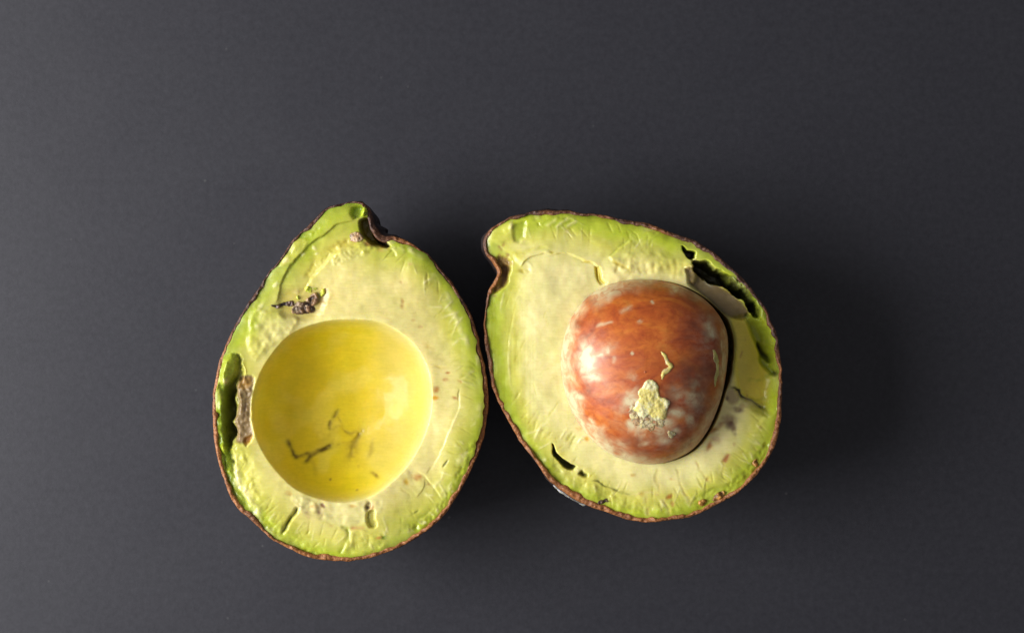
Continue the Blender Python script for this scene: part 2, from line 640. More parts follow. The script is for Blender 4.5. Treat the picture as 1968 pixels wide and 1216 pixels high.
def near(o, pts, r):
    """0..1 closeness of the ring's points to given places"""
    v = np.zeros(len(o))
    for (x, y, a) in pts:
        v = np.maximum(v, a * np.exp(-((o[:, 0] - x) ** 2 + (o[:, 1] - y) ** 2) / (r * r)))
    return v


def chip(name, pts, F, thick, tint, parent, centre, seed, lift=0.0, rough=0.4, var=0.25, tint2=None, surf=None, step=1.3, curl=0.0, label=None, mat=None, nscale=4):
    """a scrap with thickness lying on a surface: domed lumpy top, closed underside"""
    p = smooth_pts(pts, 4, True)
    x0, y0 = p.min(0) - 3; x1, y1 = p.max(0) + 3
    nx, ny = int((x1 - x0) / step) + 1, int((y1 - y0) / step) + 1
    gx, gy = np.meshgrid(np.linspace(x0, x1, nx), np.linspace(y0, y1, ny))
    wx = gx + gblur_noise(ny, nx, 3, seed + 3) * 0.9; wy = gy + gblur_noise(ny, nx, 3, seed + 4) * 0.9
    ins = np.zeros(gx.shape, bool); d = np.full(gx.shape, 1e9)
    q = np.vstack([p, p[:1]])
    for i in range(len(p)):
        xa, ya = q[i]; xb, yb = q[i + 1]
        ins ^= ((ya > wy) != (yb > wy)) & (wx < (xb - xa) * (wy - ya) / (yb - ya + 1e-12) + xa)
        dx, dy = xb - xa, yb - ya
        t = np.clip(((wx - xa) * dx + (wy - ya) * dy) / (dx * dx + dy * dy + 1e-9), 0, 1)
        d = np.minimum(d, np.hypot(wx - xa - t * dx, wy - ya - t * dy))
    if surf is None:
        base = F.sample(F.H, gx, gy)
    else:
        base = surf(gx, gy)
    n = fbm(ny, nx, nscale, seed, 3)
    dome = np.clip(d / (2.2 + thick * 0.35), 0, 1) ** 0.5
    top = base + lift + thick * dome * (0.8 + (0.18 if nscale > 3 else 0.4) * np.clip(n, -1.8, 1.8)) + curl * np.clip(gx - gx.mean(), -99, 99) / max(gx.max() - gx.min(), 1)
    bot = np.minimum(base - 1.5, top - 1.2)
    if lift > 3:
        bot = top - 2.0
    ins = ins & (d > 0.2)
    cell = ins[:-1, :-1] & ins[1:, :-1] & ins[:-1, 1:] & ins[1:, 1:]
    N = nx * ny
    idx = np.arange(N).reshape(ny, nx)
    a, b, c_, e = idx[:-1, :-1][cell], idx[:-1, 1:][cell], idx[1:, 1:][cell], idx[1:, :-1][cell]
    topq = np.stack([a, e, c_, b], -1)
    botq = np.stack([a, b, c_, e], -1) + N
    # side walls
    from collections import Counter
    ed = np.concatenate([topq[:, [0, 1]], topq[:, [1, 2]], topq[:, [2, 3]], topq[:, [3, 0]]])
    key = np.sort(ed, 1)
    kk = key[:, 0].astype(np.int64) * N + key[:, 1]
    un, inv, cnt = np.unique(kk, return_inverse=True, return_counts=True)
    be = ed[cnt[inv] == 1]
    side = np.stack([be[:, 1], be[:, 0], be[:, 0] + N, be[:, 1] + N], -1)
    Q = np.r_[topq, botq, side]
    used = np.unique(Q)
    remap = np.full(2 * N, -1); remap[used] = np.arange(len(used))
    z = np.r_[top.ravel(), bot.ravel()] + Z0
    X = np.r_[gx.ravel(), gx.ravel()]; Y = np.r_[gy.ravel(), gy.ravel()]
    z = z + (lean(X, z, LC[0], LEAN_L) if parent.name == 'avocado_half' else lean(X, z, RC[0], LEAN_R))
    V = to_local(X, Y, z, centre[0], centre[1], centre[2] if len(centre) > 2 else 0.0)[used]
    tc = np.array(tint)[None, :] * np.ones((N, 1))
    if tint2 is not None:
        k = sstep(-0.4, 0.9, fbm(ny, nx, nscale * 1.3, seed + 60, 3)).ravel()[:, None]
        tc = tc * (1 - k) + np.array(tint2) * k
    tc = tc * (1 + var * 0.25 * np.clip(n.ravel(), -2, 2)[:, None])
    tc = np.clip(np.r_[tc, tc], 0.005, 0.95)[used]
    ob = make_mesh(name, V, remap[Q], mat or M_SCRAP, parent, tc, {'rough': np.full(len(used), rough)})
    if label:
        ob['label'] = label
    return ob

def smears(F, base, k0, k1):
    """uneven, buttery surface: broad smears, drag marks and pale and green mottling"""
    r1 = fbm(F.h, F.w, 16, F.seed + k0, 3)
    F.H += 0.6 * r1
    m = 0.08 * sstep(0.3, 1.8, r1)
    F.tint((slice(None), slice(None)), m, LIME * np.array((0.98, 0.93, 0.8)))
    m = 0.12 * sstep(0.5, 2.0, fbm(F.h, F.w, 6, F.seed + k0 + 21, 2)) * sstep(12, 50, F.D)
    F.tint((slice(None), slice(None)), m, PALE)
    F.R += 0.05 * r1


def knife_cuts(F, o, centre, n, keep, seed):
    """fine cuts running in from the rim"""
    r_ = np.random.RandomState(seed)
    c = np.array(centre)
    for _ in range(n):
        p = o[r_.randint(len(o))]
        if not keep(p[0], p[1]):
            continue
        dv = (c - p) / np.linalg.norm(c - p)
        a = r_.uniform(-0.55, 0.55)
        dv = np.array((dv[0] * math.cos(a) - dv[1] * math.sin(a), dv[0] * math.sin(a) + dv[1] * math.cos(a)))
        pv = np.array((-dv[1], dv[0]))
        p0 = p + dv * r_.uniform(10, 40)
        l = r_.uniform(14, 48)
        b = r_.uniform(-0.25, 0.25) * l
        pts = [tuple(p0), tuple(p0 + dv * l * 0.5 + pv * b * 0.5), tuple(p0 + dv * l + pv * b)]
        up = r_.rand() < 0.4
        F.groove(pts, r_.uniform(1.0, 1.9), -2.2 if up else 3.4, 0.35, PALE if up else LIME * np.array((0.95, 0.92, 0.8)), r_.uniform(0.25, 0.55), 1.3, False)


# ================================================================== LEFT HALF (empty seed hollow)
LC = (665.0, 735.0)
L_OUT = [(653, 393), (684, 388), (703, 393), (711, 404), (714, 424), (723, 446), (735, 456), (758, 455), (778, 460),
         (798, 471), (825, 491), (847, 516), (870, 545), (889, 575), (906, 607), (916, 639), (925, 676), (931, 700),
         (937, 734), (938, 771), (934, 808), (928, 838), (916, 876), (902, 908), (884, 943), (866, 974), (846, 996),
         (819, 1019), (794, 1037), (763, 1054), (722, 1068), (680, 1077), (638, 1078), (597, 1071), (560, 1056),
         (527, 1037), (503, 1017), (478, 994), (456, 973), (441, 947), (431, 916), (421, 889), (414, 850), (410, 815),
         (410, 778), (414, 735), (421, 700), (431, 675), (443, 645), (457, 615), (476, 585), (492, 562), (502, 545),
         (520, 518), (536, 502), (550, 479), (566, 458), (596, 431), (614, 414), (630, 400)]
L, Lo, Ln = prepare(L_OUT, LC, 11, (390, 370, 962, 1100))
X, Y = L.Xr, L.Yr
d = L.D + 6 * L.n(22, 1, 3) * np.clip(L.D / 40, 0, 1)
# the pale part reaches nearer the rim on the right, the green is broad at upper left
broad = 1 + 0.55 * sstep(40, -160, (X - 600) + 0.6 * (Y - 560)) - 0.15 * sstep(700, 850, X)
dd = d / broad * 1.32
L.C = interp_col(dd, [(0, DEEP * 1.2), (9, GREEN * 0.85), (20, GREEN * 1.1), (38, GREEN * 0.45 + LIME * 0.55),
                      (60, LIME), (95, LIME * 0.35 + CREAM * 0.65), (125, CREAM), (300, CREAM)])
k = sstep(0.2, 1.6, L.n(30, 2, 3))[..., None] * 0.12
L.C = L.C * (1 - k) + PALE * k
# gentle unevenness of the knife cut
L.H += 3.0 * L.n(60, 3, 2) + 0.30 * L.n(12, 4, 2)
L.H -= 5 * np.exp(-L.D / 9)
# lumpy wet band along the rim
band = np.exp(-((L.D - 15) / 9) ** 2) * sstep(0.1, 1.2, L.n(28, 6, 2)) * (0.35 + 0.65 * sstep(600, 760, X))
L.H += band * (1.0 * L.n(5, 7, 2) + 0.5 * L.n(2.2, 27, 1))
L.R -= 0.12 * band
kk = (band * sstep(0.4, 1.4, L.n(5, 8, 2)) * 0.7)[..., None]
L.C = L.C * (1 - kk) + PALE * 0.95 * kk
# knife scratches fanning across the right side
ang = np.arctan2(Y - 790, X - 660)
sc1 = gblur_noise(L.h, L.w, (14, 1.2), 501)
L.H += 0.10 * sc1 * sstep(30, 90, L.D)

smears(L, CREAM, 600, 0)
knife_cuts(L, Lo, (660, 790), 190, lambda x, y: x > 780 or y > 930, 5)
# --- terraces left by the knife, upper left
L.step([(700, 418), (680, 424), (655, 431), (620, 451), (590, 476), (563, 503), (546, 533), (537, 566), (531, 590)], 9, 45, 2, 0.12)
L.groove([(680, 425), (655, 433), (620, 453), (592, 478), (565, 505), (548, 535), (539, 570)], 3, 4, 0.2, GREEN * 0.75, 0.5, 1.6)
L.groove([(710, 452), (680, 464), (645, 478), (612, 502), (594, 532), (582, 566)], 8, 8, 0.25, np.array((0.60, 0.50, 0.07)), 0.55, 1.0)
L.step([(575, 570), (600, 535), (622, 508), (650, 486), (690, 474), (740, 476)], 6, 70, 3, 0.15)
L.groove([(560, 462), (578, 462), (590, 470)], 2.5, 4, 0.3, np.array((0.5, 0.5, 0.08)), 0.5)
L.patch([(552, 480), (570, 462), (590, 466), (575, 490), (555, 508), (540, 512)], 3, 1.5, np.array((0.62, 0.60, 0.12)), 0.7, bump=1.2, k=1)
for (x, y, rx, ry) in [(582, 488, 6, 4), (604, 477, 5, 3), (610, 487, 4, 3), (549, 501, 5, 6), (531, 548, 4, 7), (567, 560, 5, 6), (500, 590, 4, 10), (507, 602, 6, 12), (497, 628, 4, 6)]:
    L.spot(x, y, rx, ry, 30, 3.5, PALE, 0.6)
L.patch([(640, 500), (655, 482), (690, 474), (720, 478), (700, 492), (665, 500), (648, 512)], 4, 1, None, bump=2.6, bscale=4, k=2)
# stem hollow, its shaded wall painted dark brown, with a rust patch
L.patch([(694, 424), (711, 420), (717, 440), (733, 462), (746, 474), (726, 472), (708, 466), (694, 450)], 4, -34, np.array((0.24, 0.16, 0.03)), 0.75)
L.patch([(716, 452), (733, 463), (744, 474), (728, 472)], 3, -14, np.array((0.12, 0.08, 0.03)), 0.8)
L.patch([(678, 398), (694, 398), (690, 416), (680, 420), (674, 408)], 4, -8, DEEP, 0.6)
L.groove([(690, 466), (720, 474), (745, 478), (755, 486)], 3, 8, 0.2, np.array((0.35, 0.20, 0.04)), 0.85)  # brown tint paints the shade line above the plate
L.spot(660, 465, 24, 6, -20, -4, np.array((0.50, 0.40, 0.05)), 0.5)
L.spot(730, 482, 14, 4, 5, -1, np.array((0.62, 0.42, 0.10)), 0.6)
L.step([(752, 480), (760, 487), (762, 495)], -7, 20, 1.5, 0.2)

# --- smeared lumps under the bruised scrap
L.patch([(492, 592), (545, 604), (572, 618), (548, 652), (515, 668), (492, 690), (478, 660), (484, 620)], 6, 2, None, bump=2.6, bscale=6, k=3, rough=0.27)
L.patch([(505, 612), (540, 612), (560, 622), (540, 650), (505, 660)], 8, 0, PALE, 0.3)
L.patch([(545, 560), (600, 548), (625, 560), (622, 590), (600, 612), (560, 612), (540, 596)], 8, -4, np.array((0.55, 0.42, 0.10)), 0.55)
L.spot(626, 572, 16, 20, 20, -3, np.array((0.62, 0.46, 0.14)), 0.7)

# --- trench along the left rim where the flesh parted from the skin
tr = [(424, 735), (432, 705), (444, 684), (458, 690), (468, 704), (466, 720), (456, 738), (452, 790), (449, 842), (445, 862),
      (449, 893), (456, 930), (470, 950), (486, 972), (492, 988), (480, 988), (460, 968), (446, 945), (436, 915), (428, 888), (422, 850), (419, 800)]
w_, m_, sg_ = L.poly(tr, 5.0, rag=2.6)
m_ = m_ * (0.35 + 0.65 * sstep(688, 765, L.Yr[w_])) * (1 - 0.45 * sstep(870, 960, L.Yr[w_]))
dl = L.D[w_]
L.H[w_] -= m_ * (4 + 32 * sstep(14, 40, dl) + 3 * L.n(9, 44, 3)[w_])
gcol = np.array((0.30, 0.40, 0.024)) * (1 - sstep(14, 36, dl))[..., None] + np.array((0.17, 0.18, 0.024)) * sstep(18, 38, dl)[..., None]  # trench shade painted in: the green darkens with depth
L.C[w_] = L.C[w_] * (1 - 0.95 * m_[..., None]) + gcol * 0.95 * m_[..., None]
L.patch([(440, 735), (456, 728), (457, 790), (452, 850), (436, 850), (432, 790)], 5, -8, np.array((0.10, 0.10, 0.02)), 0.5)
L.patch([(432, 702), (447, 686), (457, 694), (452, 722), (438, 738), (428, 736)], 5, 14, GREEN * 0.9, 0.9, rough=0.25, bump=5, bscale=7, k=5)
L.spot(436, 733, 6, 7, 0, 6, PALE * 0.9, 0.6)
L.spot(432, 858, 5, 8, 0, 20, GREEN, 0.7)
L.step([(452, 690), (470, 700), (474, 720)], 5, 20, 2, 0.2)
# browned wall between trench and hollow
L.patch([(458, 730), (468, 720), (484, 720), (488, 735), (485, 780), (484, 830), (476, 848), (455, 852), (452, 832), (455, 790)], 3, -3, np.array((0.235, 0.150, 0.075)), 0.95, rough=0.5, bump=4.5, bscale=4, k=6)
L.patch([(462, 736), (470, 724), (481, 724), (483, 742), (470, 748)], 4, 0, np.array((0.42, 0.23, 0.05)), 0.8)
L.patch([(470, 838), (481, 836), (480, 850), (474, 856), (468, 850)], 3, -6, np.array((0.38, 0.17, 0.03)), 0.9)
L.groove([(474, 745), (472, 780), (473, 815)], 1.6, 2, 0.3, np.array((0.16, 0.09, 0.05)), 0.6)
# pale crumbly edge of the trench
L.groove([(450, 862), (455, 900), (462, 930), (478, 955), (492, 975), (500, 1000)], 5, -4, 0.15, PALE * 0.95, 0.6)
L.patch([(448, 862), (470, 866), (490, 900), (505, 940), (500, 985), (480, 950), (458, 925)], 6, 0, None, bump=2.4, bscale=4.5, k=7)
L.spot(478, 948, 6, 14, -25, 3, PALE, 0.6)

# --- the seed hollow
cav = np.array([(690, 614), (740, 622), (790, 655), (819, 700), (830, 750), (826, 803), (805, 860), (770, 910), (720, 950), (670, 965),
                (620, 960), (570, 940), (530, 902), (500, 857), (486, 810), (486, 762), (508, 702), (555, 645), (620, 618)], float)
cc = np.array((660.0, 790.0))
cs = smooth_pts(cav, 6, True)
ca = np.arctan2(cs[:, 1] - cc[1], cs[:, 0] - cc[0]); cr = np.hypot(*(cs - cc).T)
oi = np.argsort(ca)
Rho = np.interp(np.arctan2(Y - cc[1], X - cc[0]), ca[oi], cr[oi], period=2 * math.pi)
r = np.hypot(X - cc[0], Y - cc[1]) / Rho
q = np.clip(r, 0, 1)
bowl = -122 * np.power(1 - np.power(q, 2.25), 0.62)
lip = sstep(1.10, 0.99, r)
inside = sstep(1.03, 0.955, r + 0.010 * L.n(9, 15, 3))
keep = 1 - 0.85 * sstep(1.0, 0.9, r)
L.H = L.H * keep + bowl * sstep(1.035, 0.94, r)
L.H += 0.0 * np.exp(-((r - 1.02) / 0.02) ** 2)
L.H += (1.3 * L.n(28, 9, 2) + 0.05 * L.n(4, 10, 2)) * sstep(0.95, 0.7, r)
yk = inside[..., None]
yc = YELL * (1 + 0.10 * L.n(40, 12, 3)[..., None] * np.array((0.3, 0.5, 1.5))) + np.array((0.02, 0.03, 0.05)) * sstep(0.3, 1.5, L.n(24, 13, 3))[..., None]
zone = (sstep(640, 800, X + 14 * L.n(30, 14, 2)) * 0.75 * sstep(0.1, 0.7, r))[..., None]  # lowers the colour on the hollow's lit side to offset the light
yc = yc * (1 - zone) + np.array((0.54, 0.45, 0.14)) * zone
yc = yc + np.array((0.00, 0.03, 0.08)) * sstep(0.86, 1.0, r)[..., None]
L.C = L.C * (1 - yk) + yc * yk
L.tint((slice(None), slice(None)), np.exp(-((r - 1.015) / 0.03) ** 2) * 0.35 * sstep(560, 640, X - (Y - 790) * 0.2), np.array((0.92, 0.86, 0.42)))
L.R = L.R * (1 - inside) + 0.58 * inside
OLV = np.array((0.40, 0.27, 0.03))
# tears in the floor of the hollow
L.step([(545, 840), (556, 876), (582, 880), (606, 872), (634, 862), (662, 858), (692, 822)], -4, 30, 2, 0.2)
L.groove([(641, 782), (637, 800), (628, 818), (625, 834)], 3.4, 7, 0.2, OLV * 0.6, 0.75)
L.groove([(546, 842), (552, 864), (560, 880), (582, 878), (606, 871), (634, 861)], 3.0, 8, 0.12, OLV * 0.45, 0.75)
L.groove([(578, 900), (588, 885), (602, 873), (620, 866), (636, 858)], 3.4, 9, 0.15, OLV * 0.4, 0.9)
L.groove([(692, 820), (682, 842), (670, 866), (662, 894)], 5.0, 8, 0.2, OLV * 0.6, 0.75)
L.groove([(634, 862), (650, 858), (668, 852), (684, 838)], 2.2, 4, 0.25, OLV, 0.45)
L.groove([(626, 832), (642, 822), (652, 830), (666, 836), (684, 830)], 2.4, 4, 0.25, OLV, 0.5)
L.groove([(640, 800), (648, 812), (650, 828)], 2.4, 3, 0.3, OLV, 0.45)
L.spot(672, 868, 16, 30, 20, -1, np.array((0.60, 0.46, 0.03)), 0.5)
L.spot(625, 845, 30, 18, 0, -1, np.array((0.66, 0.50, 0.02)), 0.4)
L.groove([(715, 845), (708, 872), (698, 892)], 3, 2, 0.3, OLV, 0.4)
L.groove([(588, 880), (600, 905), (604, 925)], 3, 2, 0.3, np.array((0.62, 0.48, 0.03)), 0.4)
L.spot(716, 917, 9, 4, 20, -3, OLV * 0.9, 0.85)
L.spot(690, 900, 10, 5, -10, -1, OLV, 0.3)
L.spot(628, 927, 3, 2.5, 0, -1, OLV, 0.7); L.spot(683, 946, 3, 2, 0, -1, OLV, 0.7); L.spot(596, 880, 3, 2, 0, 0, OLV, 0.5)

# --- marks on the right of the hollow
L.spot(822, 664, 14, 5, 40, -2, np.array((0.66, 0.44, 0.08)), 0.8)
for (x, y, rx, ry, c) in [(838, 749, 6, 6, RUST), (836, 764, 6, 5, np.array((0.68, 0.36, 0.03))), (855, 731, 6, 4, RUST),
                          (859, 717, 4, 2.5, RUST), (882, 732, 5, 4, RUST), (874, 764, 6, 4, np.array((0.5, 0.26, 0.07))),
                          (771, 588, 5, 5, np.array((0.55, 0.36, 0.10))), (774, 578, 3, 6, np.array((0.6, 0.42, 0.14))),
                          (795, 615, 5, 4, np.array((0.66, 0.5, 0.2))), (810, 627, 5, 3, np.array((0.66, 0.5, 0.2))),
                          (787, 507, 5, 3, np.array((0.62, 0.46, 0.14))), (772, 545, 3, 4, np.array((0.66, 0.5, 0.18)))]:
    L.spot(x, y, rx, ry, 0, -1.5, c, 0.85)
L.step([(888, 738), (883, 765), (877, 795), (862, 832), (849, 862), (836, 892), (820, 912)], -2, 35, 1.6, 0.2)
L.groove([(886, 750), (877, 797), (863, 832), (849, 862), (836, 890), (822, 910)], 1.8, -1.0, 0.25, PALE, 0.45)
L.groove([(884, 742), (881, 760), (879, 775)], 1.4, 3, 0.2, np.array((0.40, 0.36, 0.08)), 0.7)
L.groove([(864, 884), (858, 893), (851, 904)], 2.2, 9, 0.3, np.array((0.28, 0.26, 0.05)), 0.9)
L.groove([(830, 896), (824, 903), (819, 912)], 2.0, 6, 0.3, np.array((0.36, 0.30, 0.07)), 0.8)
for i in range(6):
    y = 690 + i * 9
    L.groove([(872 + i * 3, y), (895, y + 3), (912, y + 12), (922, y + 24)], 2.6, 2.2, 0.3, GREEN * 0.9, 0.35)
L.groove([(830, 700), (848, 704), (862, 708)], 2, 2, 0.3, np.array((0.66, 0.52, 0.12)), 0.5)
for (x, y, rx, ry, a) in [(870, 600, 5, 16, -30), (884, 628, 5, 18, -20), (899, 655, 4, 10, -10), (916, 690, 4, 10, -10), (918, 790, 5, 12, 5),
                          (908, 805, 5, 8, 0), (800, 490, 12, 5, 35), (788, 480, 7, 4, 20), (838, 535, 5, 10, -40), (862, 570, 4, 8, -30),
                          (884, 887, 7, 5, 0), (890, 876, 5, 4, 0), (852, 952, 4, 12, 25), (866, 935, 3, 8, 30), (756, 478, 4, 8, -30)]:
    L.spot(x, y, rx * 1.2, ry * 1.3, a, 2.2, PALE * 0.95, 0.35)
# wedge-shaped flakes, lower right
L.step([(782, 905), (806, 908), (826, 924), (841, 945), (850, 966)], -5, 22, 1.6, 0.15)
L.groove([(808, 910), (828, 926), (842, 948), (849, 966)], 2.2, 3, 0.2, np.array((0.52, 0.48, 0.10)), 0.6)
L.groove([(765, 935), (780, 946), (792, 960)], 2, 2, 0.3, np.array((0.7, 0.58, 0.2)), 0.5)
L.step([(815, 918), (812, 940), (800, 955)], 4, 12, 1.4, 0.2)
L.groove([(808, 976), (795, 986), (782, 993)], 2.2, 6, 0.3, np.array((0.38, 0.38, 0.06)), 0.8)
L.groove([(770, 990), (771, 1012), (768, 1030)], 2.2, 2.5, 0.3, GREEN, 0.4)
L.groove([(858, 905), (838, 934), (826, 950)], 3, -3, 0.3, PALE, 0.4)
L.groove([(835, 975), (800, 1000), (765, 1022)], 4, 3.5, 0.25, GREEN, 0.5)
L.groove([(848, 965), (815, 992), (785, 1012)], 3, -3, 0.25, LIME, 0.4)
L.spot(802, 916, 9, 5, 10, -2, RUST * 1.1, 0.85); L.spot(781, 926, 6, 5, 0, -2, np.array((0.62, 0.42, 0.06)), 0.8)
L.spot(826, 930, 5, 3, 30, -1, np.array((0.6, 0.4, 0.12)), 0.6)
# bottom: split, holes, flakes
L.patch([(620, 966), (700, 960), (740, 962), (730, 985), (690, 1010), (640, 1005), (620, 990)], 6, 0, PALE, 0.45, bump=2.5, bscale=7, k=11)
L.groove([(573, 972), (568, 985), (558, 1000), (548, 1014), (543, 1024)], 3.2, 16, 0.15, np.array((0.20, 0.20, 0.03)), 0.85)
L.step([(545, 1022), (556, 1006), (566, 992), (574, 976)], 7, 30, 1.4, 0.1)
L.groove([(570, 950), (572, 965), (580, 978)], 4, 5, 0.3, np.array((0.5, 0.38, 0.12)), 0.7)
L.spot(557, 949, 6, 4, 0, -2, RUST, 0.85); L.spot(580, 975, 6, 4, 0, -5, BROWN, 0.8)
L.patch([(565, 952), (590, 955), (610, 972), (600, 984), (580, 985), (570, 970)], 4, 2, PALE * 0.97, 0.5, bump=3, bscale=5, k=8)
L.spot(614, 985, 7, 13, -15, -5, PURP * 1.4, 0.85); L.spot(621, 971, 5, 5, 0, -5, BROWN, 0.9)
L.spot(602, 972, 7, 4, 0, -2, np.array((0.62, 0.32, 0.08)), 0.8); L.spot(596, 990, 16, 7, 30, -1, np.array((0.62, 0.48, 0.22)), 0.6)
L.spot(707, 970, 5, 10, 5, -16, np.array((0.10, 0.045, 0.02)), 0.95); L.spot(715, 972, 6, 9, 0, -6, np.array((0.42, 0.22, 0.05)), 0.8)
L.patch([(706, 985), (720, 980), (722, 1005), (712, 1012), (705, 1005)], 2.5, -9, np.array((0.55, 0.50, 0.10)), 0.8)
L.spot(678, 972, 8, 3, 0, -2, np.array((0.66, 0.42, 0.10)), 0.7); L.spot(637, 1010, 4, 3, 0, -1, np.array((0.6, 0.42, 0.15)), 0.6)
L.groove([(672, 1015), (690, 1018), (706, 1016)], 2.5, 3, 0.2, np.array((0.62, 0.36, 0.12)), 0.75)
L.groove([(655, 1006), (668, 1018), (668, 1034), (655, 1056), (650, 1066)], 4, 9, 0.15, GREEN * 0.85, 0.6)
L.step([(652, 1066), (664, 1040), (672, 1024), (690, 1020), (712, 1022)], 3, 26, 1.6, 0.12)
L.patch([(660, 1060), (672, 1030), (700, 1022), (735, 1030), (740, 1050), (700, 1066)], 6, 0, LIME, 0.4, bump=2.4, bscale=6, k=9)
L.patch([(470, 1000), (520, 1020), (570, 1055), (620, 1070), (660, 1068), (610, 1052), (560, 1030), (510, 990)], 6, 0, None, bump=2.2, bscale=4, k=10)
L.spot(727, 1033, 6, 4, 0, -1, RUST, 0.7); L.spot(740, 1034, 7, 4, 0, -4, DEEP, 0.7)

lr = 7.0 + 1.1 * gblur_noise(1, NA, 2.5, 73)[0] + 1.6 * gblur_noise(1, NA, 14, 71)[0] + 3.0 * near(Lo, [(640, 1075, 1)], 60) - 1.5 * near(Lo, [(718, 425, 1)], 40)
lcork = np.clip(sstep(560, 800, Lo[:, 1]) * 1.0 + 0.25 * sstep(750, 900, Lo[:, 0]) + 0.18 * gblur_noise(1, NA, 7, 72)[0] + near(Lo, [(770, 462, 0.7), (800, 480, 0.6)], 40), 0, 1)
lbulge = 2.0 + near(Lo, [(717, 420, 15), (727, 446, 22), (713, 402, 9)], 26)
half_a = empty('avocado_half', LC[0], LC[1])
half_a['label'] = 'left avocado half with an empty yellow seed hollow'
half_a['category'] = 'avocado'
half_a['group'] = 'halves of one cut avocado'
build_half('left', L, Lo, Ln, LC, lr, lcork, lbulge, half_a, LEAN_L, (672.0, 700.0))

LX = LC + (0,)
BS = np.array((0.17, 0.095, 0.055))
chip('bruised_scrap', [(563, 590), (575, 578), (590, 584), (604, 590), (606, 600), (590, 605), (572, 606), (560, 603)], L, 5, BS, half_a, LX, 21, 0.5, 0.45, 1.2, np.array((0.40, 0.29, 0.20)), nscale=2.2)
chip('bruised_scrap', [(588, 575), (600, 562), (612, 566), (614, 578), (604, 586), (592, 586)], L, 6, BS * 0.9, half_a, LX, 22, 0.5, 0.4, 1.2, np.array((0.36, 0.24, 0.15)), nscale=2.2)
chip('bruised_thread', [(519, 586), (535, 583), (552, 577), (564, 579), (564, 587), (548, 588), (534, 592), (522, 590)], L, 7, np.array((0.075, 0.05, 0.035)), half_a, LX, 23, 0, 0.35, 1.0, np.array((0.17, 0.10, 0.08)), nscale=2.2)
chip('bruised_scrap', [(580, 585), (590, 578), (604, 592), (603, 600), (592, 598)], L, 8, np.array((0.07, 0.04, 0.028)), half_a, LX, 24, 0.5, 0.4, 1.0, nscale=2.2)
chip('flesh_crumb', [(586, 552), (594, 548), (599, 555), (594, 563), (587, 560)], L, 5, np.array((0.55, 0.60, 0.06)), half_a, LX, 25, 0, 0.3, 0.6, nscale=2.6)
chip('flesh_crumb', [(600, 550), (608, 549), (611, 556), (605, 560), (600, 557)], L, 5, np.array((0.60, 0.62, 0.10)), half_a, LX, 26, 0, 0.3, 0.6, nscale=2.6)
chip('flesh_crumb', [(614, 558), (622, 552), (627, 559), (624, 570), (615, 571)], L, 5, np.array((0.55, 0.58, 0.07)), half_a, LX, 27, 0, 0.3, 0.6, nscale=2.6)
chip('flesh_crumb', [(566, 570), (572, 568), (575, 576), (569, 579)], L, 5, np.array((0.52, 0.6, 0.12)), half_a, LX, 28, 0, 0.3, 0.6, nscale=2.6)
chip('stem_scrap', [(672, 452), (680, 444), (692, 446), (700, 454), (696, 463), (684, 465), (673, 463)], L, 4, np.array((0.33, 0.19, 0.09)), half_a, LX, 29, 0.5, 0.4, 1.0, np.array((0.50, 0.36, 0.24)), nscale=2.2)
chip('flesh_crumb', [(694, 402), (702, 398), (706, 408), (700, 418), (693, 415)], L, 9, np.array((0.42, 0.52, 0.04)), half_a, LX, 30, 2, 0.3)

# ================================================================== RIGHT HALF (seed still in place)
RC = (1195.0, 735.0)
R_OUT = [(934, 452), (943, 439), (962, 427), (984, 416), (1013, 411), (1033, 406), (1068, 406), (1092, 405), (1115, 410),
         (1142, 411), (1166, 415), (1191, 421), (1210, 424), (1235, 428), (1261, 436), (1291, 447), (1327, 459), (1353, 473),
         (1381, 492), (1404, 512), (1429, 538), (1447, 561), (1465, 586), (1478, 612), (1489, 636), (1495, 665), (1500, 700),
         (1502, 740), (1501, 775), (1499, 806), (1491, 842), (1475, 881), (1450, 915), (1419, 943), (1378, 968), (1336, 987),
         (1294, 997), (1246, 1002), (1215, 997), (1188, 990), (1160, 982), (1128, 970), (1094, 950), (1061, 925), (1043, 906),
         (1023, 878), (1001, 850), (984, 820), (967, 792), (951, 756), (942, 722), (937, 690), (933, 660), (931, 630),
         (932, 605), (934, 585), (938, 563), (945, 547), (955, 533), (957, 520), (949, 502), (936, 488), (931, 470)]
R, Ro, Rn = prepare(R_OUT, RC, 57, (905, 380, 1525, 1030))
X, Y = R.Xr, R.Yr
d = R.D + 6 * R.n(22, 1, 3) * np.clip(R.D / 40, 0, 1)
broad = 1 + 0.55 * sstep(560, 470, Y) * sstep(1000, 1060, X) + 0.25 * sstep(1330, 1450, X) + 0.7 * sstep(1030, 950, X) * sstep(540, 600, Y)  # last term greens the left edge in place of shade
dd = d / broad * 1.35
RCREAM = np.array((0.835, 0.765, 0.37))
R.C = interp_col(dd, [(0, DEEP * 1.2), (8, GREEN * 0.9), (18, GREEN * 1.15), (34, GREEN * 0.4 + LIME * 0.6),
                      (55, LIME * 1.05), (85, LIME * 0.35 + RCREAM * 0.65), (115, RCREAM), (300, RCREAM)])
k = sstep(0.2, 1.6, R.n(30, 2, 3))[..., None] * 0.12
R.C = R.C * (1 - k) + PALE * k
R.H += 2.6 * R.n(60, 3, 2) + 0.30 * R.n(12, 4, 2)
R.H -= 5 * np.exp(-R.D / 9)
